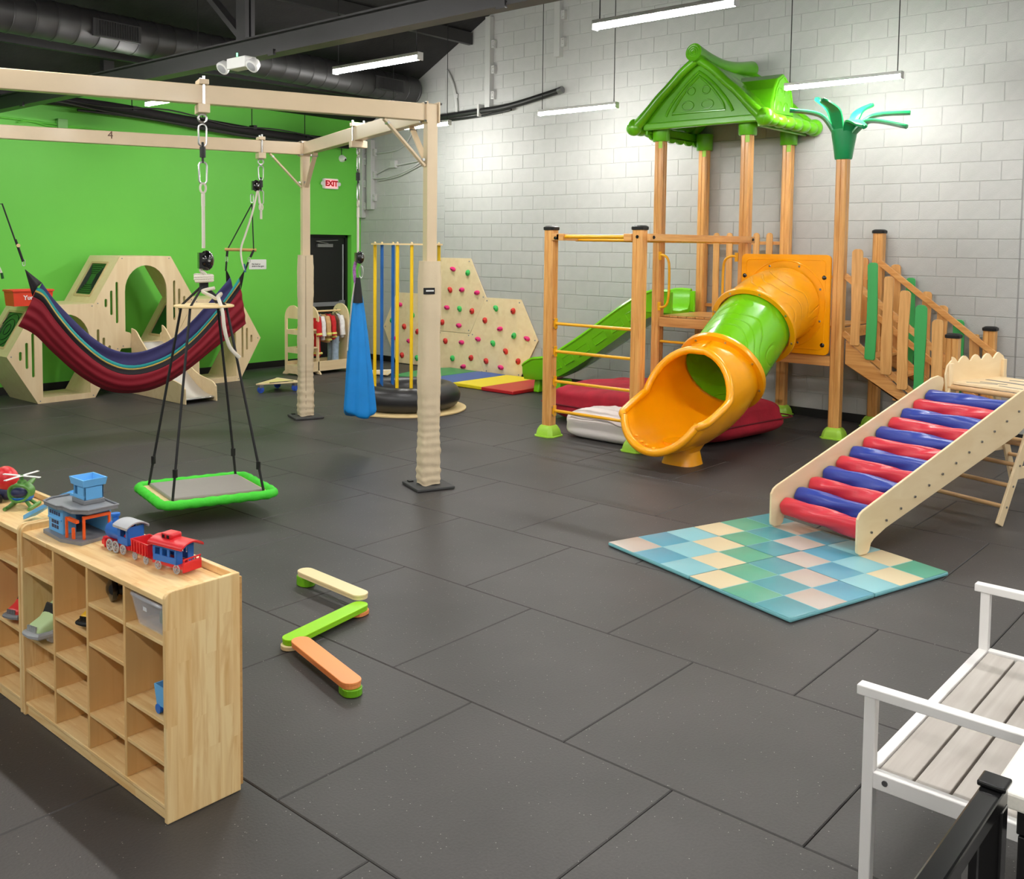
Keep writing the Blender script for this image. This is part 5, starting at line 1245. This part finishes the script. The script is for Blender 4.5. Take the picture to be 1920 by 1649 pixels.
# ================================================================ checkered mat
CK = [V((5.251,3.659,0)), V((4.816,2.172,0)), V((6.199,1.789,0)), V((6.665,3.189,0))]
ck = thing('checkered_mat', (5.73,2.7,0), 'square folding play mat of blue green and beige patches', 'mat')
def CKp(i, j, z=0):
    a, b_ = i/6, j/6; p = CK[0]*(1-a)*(1-b_)+CK[1]*a*(1-b_)+CK[2]*a*b_+CK[3]*(1-a)*b_; return V((p.x, p.y, z))
cols = [mat('mat '+n, c, .3, bump=.12, bscale=7, coat=.2, rand=.02) for n, c in (('taupe',S(192,180,170)),('blue',S(74,158,184)),('pale blue',S(136,198,208)),('cream',S(222,206,170)),('green',S(84,168,142)),('teal',S(64,150,164)))]
M_ckside = mat('mat edge', S(130,196,204), .3)
for a in range(2):
    for b_ in range(2):
        i0, j0 = a*3, b_*3; g_ = .012
        q = [CKp(i0+(g_ if a else 0), j0+(g_ if b_ else 0)), CKp(i0+3-(0 if a else g_), j0+(g_ if b_ else 0)), CKp(i0+3-(0 if a else g_), j0+3-(0 if b_ else g_)), CKp(i0+(g_ if a else 0), j0+3-(0 if b_ else g_))]
        mb = MB(); mb.add([p+Z3*.003 for p in q]+[p+Z3*.027 for p in q], [(0,3,2,1),(4,5,6,7)]+[(k, (k+1) % 4, 4+(k+1) % 4, 4+k) for k in range(4)])
        s_ = part('mat_section', mb, M_ckside, ck, bevel=.008)
        for i in range(3):
            for j in range(3):
                ii, jj = i0+i, j0+j; e = .012; rows = []
                nn = 5
                for y in range(nn+1):
                    row = []
                    for x in range(nn+1):
                        fi, fj = e+(1-2*e)*y/nn, e+(1-2*e)*x/nn
                        h = .0275+.0045*math.sin(math.pi*y/nn)**.6*math.sin(math.pi*x/nn)**.6 if 0 < x < nn and 0 < y < nn else .0275
                        row.append(CKp(ii+fi, jj+fj, h))
                    rows.append(row)
                part('patch', MB().grid(rows), cols[(ii+jj) % 6], s_, smooth=180, fix=False)
# ================================================================ balance planks
def plank(a, b_, z, mt, label, feet, w=.048):
    a, b_ = V((*a,0)), V((*b_,0)); t_ = (b_-a).normalized(); s_ = V((-t_.y, t_.x, 0)); L = (b_-a).length
    root = thing('balance_plank', tuple(a.lerp(b_,.5)), label, 'balance beam', 'balance planks in a zigzag')
    def cap(r, l0, l1): return [(l1+r*math.cos(q), r*math.sin(q)) for q in [math.radians(-90+180*k/10) for k in range(11)]]+[(l0-r*math.cos(q), -r*math.sin(q)) for q in [math.radians(-90+180*k/10) for k in range(11)]]
    part('walking_board', MB().prism(cap(w, 0, L), a+Z3*(z-.014), t_, s_, Z3, .014), mt, root, bevel=.003)
    part('under_board', MB().prism(cap(w-.002, 0, L), a+Z3*(z-.03), t_, s_, Z3, .0155), mt, root, bevel=.002)
    for e, m2 in feet:
        l = 0 if e == 0 else L
        part('foot', MB().prism(cap(w-.001, l-.012, l+.012), a+Z3*.003, t_, s_, Z3, z-.03-.003-.001), m2, root, bevel=.003)
plank((3.425,4.519), (3.402,4.014), .088, M_cream, 'cream balance plank at the far end of the zigzag', ((0,M_footgreen),))
plank((3.34,3.944), (2.835,3.853), .056, M_plankgreen, 'lime green balance plank in the middle of the zigzag', ((1,M_cream),(0,M_plankorange)))
plank((2.825,3.765), (2.715,3.262), .066, M_plankorange, 'orange balance plank nearest the wooden shelf', ((1,M_footgreen),))
# ================================================================ bench
bn = thing('garden_bench', (3.47,.82,0), 'white metal bench with grey composite slats', 'bench')
BX0, BX1, BY0, BY1, BZ = 2.86, 4.09, .58, 1.05, .43
tb_ = .034
for x in (BX0, BX1-tb_):
    part('front_leg', MB().box(x, x+tb_, BY1-tb_, BY1, .002, .655), M_benchwhite, bn, bevel=.003)
    part('rear_leg', MB().box(x, x+tb_, BY0, BY0+tb_, .002, .85), M_benchwhite, bn, bevel=.003)
    part('arm_rest', MB().box(x-.004, x+tb_+.004, BY0, BY1+.022, .655, .685), M_benchwhite, bn, bevel=.003)
    part('side_rail', MB().box(x, x+tb_, BY0+tb_, BY1-tb_, BZ-.05, BZ), M_benchwhite, bn, bevel=.003)
part('front_rail', MB().box(BX0+tb_, BX1-tb_, BY1-tb_, BY1, BZ-.05, BZ), M_benchwhite, bn, bevel=.003)
part('rear_rail', MB().box(BX0+tb_, BX1-tb_, BY0, BY0+tb_, BZ-.05, BZ), M_benchwhite, bn, bevel=.003)
for k in range(4):
    y1 = BY1-tb_-.002-k*.104; part('seat_slat', MB().box(BX0+tb_+.001, BX1-tb_-.001, y1-.096, y1, BZ-.03, BZ-.008), M_benchslat, bn, bevel=.003)
for k in range(3):
    part('seat_clip', MB().box(BX0+.3*(k+1), BX0+.3*(k+1)+.02, BY0+.05, BY1-.05, BZ-.045, BZ-.031), M_benchwhite, bn)
for k in range(3): part('back_slat', MB().box(BX0+tb_, BX1-tb_, BY0+.005, BY0+.025, .52+k*.11, .61+k*.11), M_benchslat, bn, bevel=.003)
part('bolt', MB().cyl((BX0-.003,.98,BZ-.022),(BX0+.002,.98,BZ-.022),.009,10), M_galv, bn)
# ================================================================ table and railing at the lower right
tbl = thing('white_table', (2.85,.33,0), 'speckled white stone table top beside the bench', 'table')
part('table_top', MB().box(2.42,3.4,.1,.585,.70,.74), M_stone, tbl, bevel=.006)
part('apron', MB().box(2.47,3.35,.15,.54,.62,.699), M_blackgloss, tbl, bevel=.003)
for x, y in ((2.49,.51),(3.31,.51),(2.49,.17),(3.31,.17)): part('leg', MB().box(x-.025,x+.025,y-.025,y+.025,.002,.62), M_blackgloss, tbl, bevel=.003)
part('apron_bolt', MB().cyl((2.47,.48,.655),(2.465,.48,.655),.011,12), M_chrome, tbl)
rl = thing('black_railing', (1.6,.5,0), 'glossy black metal railing in the bottom right corner', 'railing')
RZ = .9
part('top_rail', MB().box(.9,2.14,.485,.53,RZ-.04,RZ), M_blackgloss, rl, bevel=.005)
part('end_post', MB().box(2.1,2.145,.485,.53,.002,RZ-.04), M_blackgloss, rl, bevel=.004)
part('rail_cap', MB().box(2.095,2.15,.48,.535,RZ,RZ+.012), M_blackgloss, rl, bevel=.004)
part('bottom_rail', MB().box(.9,2.1,.492,.523,.1,.13), M_blackgloss, rl, bevel=.003)
for k in range(10): part('baluster', MB().box(.95+k*.115,.965+k*.115,.5,.515,.13,RZ-.04), M_blackgloss, rl)
# ================================================================ cubby shelves
SX0, SX1, SHt = 1.657, 1.961, .812
def cubby(y0, label, cols):
    y1 = y0+1.165; t = thing('cubby_shelf', (1.81, (y0+y1)/2, 0), label, 'shelf', 'low wooden cubby shelves')
    prof_ = [(SX0,.002),(SX1-.012,.002),(SX1-.012,SHt-.0),(SX0+.03,SHt)]+arc(SX0+.03, SHt-.03, .03, 90, 180, 6)[1:]
    for y in (y0, y1-.02): part('side_panel', MB().prism(prof_, (0,y,0), (1,0,0), Z3, (0,1,0), .02), M_shz, t, bevel=.003)
    part('back_panel', MB().box(SX1-.012, SX1, y0+.004, y1-.004, .02, SHt-.018), M_shback, t, bevel=.002)
    part('back_rim', MB().box(SX1-.032, SX1-.012, y0+.02, y1-.02, .784, SHt), M_shy, t, bevel=.003)
    part('top_board', MB().box(SX0+.004, SX1-.012, y0+.02, y1-.02, .764, .785), M_shy, t, bevel=.003)
    part('bottom_board', MB().box(SX0+.004, SX1-.012, y0+.02, y1-.02, .045, .06), M_shy, t, bevel=.003)
    part('kick_board', MB().box(SX0+.012, SX0+.03, y0+.02, y1-.02, .002, .045), M_shy, t, bevel=.002)
    w = (1.165-.02)/4
    for k in range(1, 4): part('divider', MB().box(SX0+.006, SX1-.012, y0+.01+w*k-.008, y0+.01+w*k+.008, .06, .764), M_shdiv, t, bevel=.002)
    for k, zs in enumerate(cols):
        for z in zs: part('shelf_board', MB().box(SX0+.008, SX1-.012, y0+.01+w*k+(.01 if k == 0 else .008), y0+.01+w*(k+1)-(.01 if k == 3 else .008), z-.015, z), M_shy, t, bevel=.002)
    return t
SY = 2.957
cubby(SY, 'nearer wooden cubby shelf with the toy train on top', [(.632,.354,.208), (.632,.478,.203), (.502,.354,.204), (.632,.352,.203)])
cubby(SY+1.172, 'farther wooden cubby shelf with the toy helicopter on top', [(.628,.354,.195), (.632,.478,.203), (.502,.354,.204), (.632,.352,.203)])
TZ = .7855
def wheel(mb, c, ax, r, w, n=18): mb.lathe([(r*.55,-w/2),(r*.6,-w/2),(r,-w/2),(r,w/2),(r*.6,w/2),(r*.55,w/2)], c, n, ax); return mb
class Loc:
    """local toy frame: x forward, y left, z up"""
    def __init__(s, o, heading): s.o = V(o); a = math.radians(heading); s.x = V((math.cos(a), math.sin(a), 0)); s.y = V((-s.x.y, s.x.x, 0))
    def p(s, x, y, z): return s.o+s.x*x+s.y*y+Z3*z
    def box(s, mb, x0, x1, y0, y1, z0, z1): return mb.obox(s.p((x0+x1)/2,(y0+y1)/2,(z0+z1)/2), s.x*(x1-x0)/2, s.y*(y1-y0)/2, Z3*(z1-z0)/2)
def spoked(parent, L, x, s_, z, r, mt):
    c = L.p(x, s_, z); ax = L.y
    q = part('wheel', MB().tube([c+L.x*(r*.86*math.cos(a))+Z3*(r*.86*math.sin(a)) for a in [2*math.pi*k/18 for k in range(18)]], r*.15, 6, True), mt, parent, smooth=True)
    mb = MB().cyl(c-ax*.005, c+ax*.005, r*.22, 10)
    for k in range(6): mb.bar(c, c+L.x*(r*.82*math.cos(k*math.pi/3))+Z3*(r*.82*math.sin(k*math.pi/3)), .003, .003, ax)
    part('spokes', mb, mt, q)
# train: heading +Y (towards the garage)
L = Loc((1.83,3.575,TZ), 93); tr = thing('toy_locomotive', tuple(L.o), 'blue and red toy steam locomotive with grey cab roof', 'toy train', 'toy train on the shelf')
part('chassis', L.box(L.box(MB(), -.095,.07,-.032,.032,.022,.04), .05,.1,-.036,.036,.012,.034), M_redtoy, tr, bevel=.004)
part('cowcatcher', MB().prism([(.07,-.04),(.115,-.022),(.115,.022),(.07,.04)], L.p(0,0,.004), L.x, L.y, Z3, .034), M_redtoy, tr, bevel=.004)
part('boiler', MB().lathe([(.034,-.02),(.034,.075),(.03,.083),(.01,.086)], L.p(.0,0,.07), 20, L.x), M_bluetoy, tr, smooth=40)
part('chimney', MB().lathe([(.016,0),(.012,.012),(.012,.028),(.017,.032),(.017,.042),(.012,.043)], L.p(.055,0,.095), 16), M_bluetoy, tr, smooth=40)
cab = MB(); L.box(cab,-.09,-.083,-.036,.036,.04,.112); L.box(cab,-.025,-.018,-.036,.036,.04,.112)
for s_ in (-.036,.03): L.box(cab,-.09,-.018,s_,s_+.006,.04,.07); L.box(cab,-.09,-.075,s_,s_+.006,.07,.112); L.box(cab,-.036,-.018,s_,s_+.006,.07,.112)
part('cab', cab, M_bluetoy, tr, bevel=.002)
part('driver', MB().ell(L.p(-.052,0,.085),.018,.02,.026).ell(L.p(-.052,0,.06),.025,.028,.022), M_redtoy, tr, smooth=True)
part('cab_roof', MB().prism([(-.048,.0)]+arc(0,-.055,.078,128,52,8)+[(.048,0)]+[(.046,-.004)]+arc(0,-.055,.073,52,128,8)+[(-.046,-.004)], L.p(-.105,0,.108), L.y, Z3, L.x, .1), M_ltgrey, tr, smooth=40)
for x in (.03, -.012, -.065):
    for s_ in (-.04,.04): spoked(tr, L, x, s_, .024, .024 if x > -.05 else .02, M_ltgrey)
L = Loc((1.835,3.39,TZ), 91); wg = thing('toy_wagon', tuple(L.o), 'open red toy train wagon between locomotive and caboose', 'toy train', 'toy train on the shelf')
part('tub', tapered(MB(), L.p(0,0,.03), L.x*.062, L.y*.04, .05, .88, .005), M_redtoy, wg)
rb = MB()
for k in range(6):
    for s_ in (-1,1): L.box(rb, -.05+k*.02-.003,-.05+k*.02+.003, s_*.0395-.003, s_*.0395+.003,.034,.076)
part('tub_rib', rb, M_redtoy, wg); part('chassis', L.box(MB(),-.075,.075,-.02,.02,.018,.031), M_redtoy, wg, bevel=.003)
for x in (-.04,.04):
    for s_ in (-.034,.034): spoked(wg, L, x, s_, .017, .017, M_ltgrey)
L = Loc((1.85,3.225,TZ), 100); cb_ = thing('toy_caboose', tuple(L.o), 'blue toy caboose with red roof at the shelf end', 'toy train', 'toy train on the shelf')
part('chassis', L.box(L.box(MB(),-.09,.085,-.036,.036,.02,.034),-.095,-.085,-.042,.042,.012,.05), M_redtoy, cb_, bevel=.003)
body = MB()
for s_ in (-.04,.034):
    L.box(body,-.055,.075,s_,s_+.006,.034,.058); L.box(body,-.055,.075,s_,s_+.006,.084,.1)
    for k in range(4): L.box(body,-.055+k*.0395,-.042+k*.0395,s_,s_+.006,.058,.084)
L.box(body,.069,.075,-.04,.04,.034,.1); L.box(body,-.055,-.049,-.04,-.012,.034,.1); L.box(body,-.055,-.049,.012,.04,.034,.1); L.box(body,-.055,-.049,-.012,.012,.088,.1)
part('body', body, M_bluetoy, cb_, bevel=.0015)
part('roof', MB().prism([(-.052,0)]+arc(0,-.06,.082,128,52,8)+[(.052,0),(.05,-.005)]+arc(0,-.06,.077,52,128,8)+[(-.05,-.005)], L.p(-.095,0,.1), L.y, Z3, L.x, .185), M_redtoy, cb_, smooth=40)
part('cupola', L.box(MB(),-.01,.05,-.026,.026,.115,.138), M_redtoy, cb_, bevel=.008)
for s_ in (-.012,.012): part('cupola_window', L.box(MB(),.0495,.0515,s_-.007,s_+.007,.119,.131).obox(L.p(.02+s_,.0265,.126), L.x*.006, L.y*.0008, Z3*.006), M_black, cb_)
rl_ = MB()
for k in range(5): L.box(rl_, -.092,-.089,-.036+k*.018-.0015,-.036+k*.018+.0015,.034,.06)
L.box(rl_,-.093,-.088,-.04,.04,.058,.063)
part('end_railing', rl_, M_redtoy, cb_)
for x in (-.05,.05):
    for s_ in (-.036,.036): spoked(cb_, L, x, s_, .018, .018, M_ltgrey)
# garage
L = Loc((1.79,3.9,TZ), 90); gr_ = thing('toy_garage', tuple(L.o), 'light blue and grey toy parking garage with tower and ramp', 'toy garage')
# local x = +Y (left in the picture), y = -X (towards the camera side)
part('base', MB().panel([(-.13,-.1),(.13,-.1),(.15,.0),(.13,.075),(-.05,.085),(-.16,.05)], [], L.p(0,0,0), L.x, L.y, Z3, .014), M_greytoy, gr_, bevel=.003)
wallm = MB(); L.box(wallm,-.01,.12,.045,.055,.014,.115); L.box(wallm,.11,.12,-.085,.055,.014,.115); L.box(wallm,-.12,.12,-.095,-.085,.014,.115); L.box(wallm,-.01,.0,.0,.055,.014,.115)
w_ = part('walls', wallm, M_ltblue, gr_, bevel=.002)
for k in range(5): part('window', L.box(MB(), .015+k*.02,.028+k*.02,.0545,.0565,.086,.1), M_navy, w_)
for k in range(3):
    for z_ in (.05, .03): part('window', L.box(MB(), .03+k*.022,.045+k*.022,.0545,.0565,z_,z_+.014), M_navy, w_)
part('corner_trim', L.box(L.box(MB(),-.015,.125,.04,.058,.112,.122), .0,.12,.05,.06,.066,.074), M_ltblue, gr_, bevel=.002)
og = MB(); L.box(og,-.135,-.125,.02,.03,.014,.105); L.box(og,-.135,-.125,-.085,-.075,.014,.105); L.box(og,-.137,-.123,-.085,.03,.095,.108); L.box(og,-.06,-.05,.055,.065,.014,.1); L.box(og,-.135,-.05,.045,.06,.085,.098); L.box(og,-.1,-.085,.045,.055,.014,.06)
part('pump_frame', og, M_orange, gr_, bevel=.002)
part('upper_deck', MB().panel([(-.15,-.11),(.14,-.11),(.15,.03),(.12,.075),(.0,.075),(-.02,.06),(-.1,.062),(-.16,.02)], [], L.p(0,0,.12), L.x, L.y, Z3, .012), M_greytoy, gr_, bevel=.004)
part('deck_rim', MB().tube([L.p(x,y,.136) for x, y in ((-.15,-.11),(.14,-.11),(.15,.03),(.12,.075),(.0,.075),(-.02,.06),(-.1,.062),(-.16,.02))], .004, 6, True), M_greytoy, gr_, smooth=True)
part('tower_base', L.box(MB(),-.06,.05,-.1,-.01,.132,.15), M_greytoy, gr_, bevel=.003)
tw = MB()
for x0, x1, y0, y1 in ((-.055,.045,-.095,-.088),(-.055,-.048,-.095,-.015),(.038,.045,-.095,-.015)): L.box(tw,x0,x1,y0,y1,.15,.205)
L.box(tw,-.055,.045,-.022,-.015,.15,.165); L.box(tw,-.055,.01,-.022,-.015,.165,.205); L.box(tw,.036,.045,-.022,-.015,.165,.205); L.box(tw,-.055,.045,-.095,-.015,.2,.206)
part('tower', tw, M_ltblue, gr_, bevel=.002)
part('tower_tub', tapered(MB(), L.p(-.005,-.055,.206), L.x*.062, L.y*.052, .03, .9, .006), M_ltblue, gr_)
rp2 = smoothpts([L.p(.1,-.085,.126), L.p(.17,-.07,.13), L.p(.23,-.04,.105), L.p(.29,.0,.06), L.p(.37,.03,.012)], 5)
rows = []
for i, q in enumerate(rp2):
    a_, c_ = rp2[max(i-1,0)], rp2[min(i+1,len(rp2)-1)]; tn = (c_-a_).normalized(); sd = tn.cross(Z3).normalized()
    rows.append([q+sd*.032+Z3*.012, q+sd*.027+Z3*.012, q+sd*.027, q-sd*.027, q-sd*.027+Z3*.012, q-sd*.032+Z3*.012, q-sd*.032-Z3*.006, q+sd*.032-Z3*.006])
mb = MB().grid(rows, True); mb.f += [tuple(range(8)), tuple(range((len(rows)-1)*8, len(rows)*8))]
part('ramp', mb, M_ltblue, gr_, smooth=30)
part('ramp_leg', MB().bar(L.p(.26,-.02,.002), L.p(.26,-.02,.08), .03, .008, L.x), M_ltblue, gr_)
# helicopter
L = Loc((1.815,4.475,TZ), 225); hl = thing('toy_helicopter', tuple(L.o), 'green and blue toy helicopter on the farther shelf', 'toy helicopter')
part('cabin', MB().ell(L.p(0,0,.075),.055,.05,.045,20,12), M_heligreen, hl, smooth=True)
part('belly', MB().ell(L.p(0,0,.052),.05,.046,.026,20,10), M_bluetoy, hl, smooth=True)
part('windshield', MB().ell(L.p(.018,0,.078),.042,.04,.03,16,10), M_navy, hl, smooth=True)
part('window_frame', MB().tube([L.p(.05*math.cos(.9*math.sin(a))+.004,.045*math.sin(a),.078+.038*math.cos(a)) for a in [2*math.pi*k/20 for k in range(20)]], .006, 6, True), M_heligreen, hl, smooth=True)
part('mast', MB().lathe([(.022,.11),(.018,.125),(.007,.13),(.007,.15)], L.o, 14), M_heligreen, hl, smooth=40)
for k in range(4):
    a = math.radians(25+90*k); part('rotor_blade', MB().bar(L.o+Z3*.147, L.o+Z3*.147+V((math.cos(a),math.sin(a),0))*.1, .014, .004, Z3), M_white, hl, bevel=.001)
part('tail_boom', MB().tube([L.p(-.04,0,.085), L.p(-.13,0,.1)], [.018,.008], 10), M_heligreen, hl, smooth=True)
for s_ in (-1,1):
    for x in (-.03,.03): part('skid_strut', MB().tube([L.p(x*.5,s_*.02,.04), L.p(x,s_*.05,.01)], .008, 8), M_heligreen, hl, smooth=True)
    part('skid', MB().tube([L.p(-.06,s_*.053,.009), L.p(.06,s_*.053,.009)], .008, 8), M_heligreen, hl, smooth=True)
# red toy at the left edge
t = thing('red_toy_vehicle', (1.82,4.66,TZ), 'red and navy toy vehicle cut off by the left edge', 'toy car')
part('body', MB().ell((1.82,4.66,TZ+.1),.05,.075,.06,16,10), M_redtoy, t, smooth=True)
part('base', MB().ell((1.82,4.66,TZ+.045),.045,.06,.042,16,10), M_navy, t, smooth=True)
part('wheel', wheel(wheel(MB(), (1.775,4.63,TZ+.021), (1,0,0), .02, .014), (1.865,4.69,TZ+.021), (1,0,0), .02, .014), M_black, t)
# toys in the cubbies
def truck(o_, heading, k, m1, m2, name, label, cat='toy truck', sc_=1.0):
    L = Loc(o_, heading); t = thing(name, o_, label, cat); s = sc_
    rows = []
    for x, w, z0, z1 in ((-.09,.04,.02,.075),(-.05,.046,.02,.115),(-.02,.046,.02,.125),(.02,.044,.02,.105),(.05,.04,.02,.075),(.085,.036,.02,.062),(.098,.028,.025,.05)):
        rows.append([L.p(x*s, w*s*math.copysign(abs(math.cos(a))**.5, math.cos(a)), ((z0+z1)/2+(z1-z0)/2*math.copysign(abs(math.sin(a))**.6, math.sin(a)))*s) for a in [2*math.pi*j/20 for j in range(20)]])
    mb = MB().grid(rows, True); mb.f += [tuple(range(20)), tuple(range(120,140))]
    part('body', mb, m1, t, smooth=50)
    part('bumper', MB().tube([L.p(.06*s,-.046*s,.03*s), L.p(.1*s,-.036*s,.03*s), L.p(.106*s,0,.03*s), L.p(.1*s,.036*s,.03*s), L.p(.06*s,.046*s,.03*s)], .011*s, 8), m2, t, smooth=True)
    gl = MB()
    for q in range(6): gl.obox(L.p(.1*s,(-.02+q*.008)*s,.05*s), L.x*.003*s, L.y*.002*s, Z3*.01*s)
    part('grille', gl, m2, t)
    part('windshield', MB().obox(L.p(.033*s,0,.096*s), (L.x-Z3*.7)*.002*s, L.y*.03*s, (Z3+L.x*-.45)*.014*s), M_black, t)
    for x in (-.05,.055):
        for s_ in (-1,1): part('wheel', wheel(MB(), L.p(x*s,s_*.043*s,.0205*s), L.y, .02*s, .014*s), M_black if k else m2, t, smooth=40)
truck((1.76,3.99,.3535), 190, 0, M_mint, M_ltgrey, 'toy_truck', 'mint green toy truck with grey bumper in the nearer shelf', sc_=1.25)
truck((1.76,4.28,.3555), 200, 0, M_red, M_greytoy, 'toy_car', 'red and grey toy car in the farther shelf', 'toy car', 1.0)
truck((1.76,3.62,.5035), 200, 1, mat('yellow toy', S(238,186,30), .4), M_black, 'digger_toy', 'black and yellow toy vehicle half hidden in the second cubby', 'toy car', .9)
t = thing('wheel_toy', (1.76,3.44,.633), 'black toy wheel on a ribbed stem in the third cubby', 'toy')
part('disc', MB().lathe([(.012,-.014),(.04,-.016),(.048,-.006),(.048,.006),(.03,.012),(.012,.02)], (1.73,3.475,.682), 28, (-.75,.2,.0)), M_blackgloss, t, smooth=40)
part('axle', MB().cyl((1.73,3.475,.682),(1.77,3.44,.67),.016,14), M_black, t, smooth=40)
rb = []
for k in range(14): rb += [(.022 if k % 2 else .016, k*.0075)]
part('ribbed_stem', MB().lathe(rb, (1.775,3.425,.634), 18), M_black, t, smooth=30)
# clear bin
M_clear = clear('clear plastic', S(225,228,236), .12, .24)
bn_ = thing('clear_bin', (1.79,3.105,.634), 'clear plastic tub of dark blue toys in the first cubby', 'bin')
part('tub', tapered(MB(), V((1.785,3.105,.636)), V((.115,0,0)), V((0,.108,0)), .112, .84, .003), M_clear, bn_)
part('rim', MB().tube([(x,y,.748) for x, y in rrect(1.667,1.903,2.994,3.216,.02)], .007, 8, True), M_clear, bn_, smooth=True)
part('paper_tag', MB().obox((1.6795,3.135,.705), (.0005,0,0), (0,.012,0), (0,0,.007)), M_white, bn_)
for k, (x, y, z, a, b_, mt, nm) in enumerate(((1.75,3.07,.675,.028,.035,M_navy,'dark blue toy block in the clear tub, front one'),(1.80,3.055,.69,.03,.03,M_navy,'dark blue toy block in the clear tub, rear one'),(1.75,3.125,.665,.018,.024,mat('dull green toy', S(90,120,70), .5),'dull green toy bottle in the clear tub'))):
    q = thing('small_toy', (x,y,z-b_), nm, 'toy', 'toys in the clear tub')
    part('toy_body', MB().lathe([(a*.9,0),(a,.006),(a,b_*1.5),(a*.8,b_*1.7),(a*.6,b_*1.9)], (x,y,z-b_), 18), mt, q, smooth=40)
    part('toy_lid', MB().lathe([(a*.62,b_*1.9),(a*.62,b_*2.1),(a*.4,b_*2.15)], (x,y,z-b_), 16), M_black, q, smooth=40)
# blue lorry in the fourth cubby
L = Loc((1.72,3.02,.3545), 90); t = thing('blue_tipper_toy', tuple(L.o), 'light blue toy tipper half hidden by the shelf side', 'toy truck')
part('bucket', tapered(MB(), L.p(.01,0,.03), L.x*.04, L.y*.045, .075, .85, .004), M_ltblue, t)
part('cab', L.box(MB(),-.04,-.005,-.035,.035,.03,.085), M_ltblue, t, bevel=.006)
part('chassis', L.box(MB(),-.04,.05,-.03,.03,.015,.03), M_bluetoy, t, bevel=.003)
for x in (-.022,.033):
    for s_ in (-1,1): part('wheel', wheel(MB(), L.p(x,s_*.035,.0175), L.y, .017, .012), M_bluetoy, t, smooth=40)
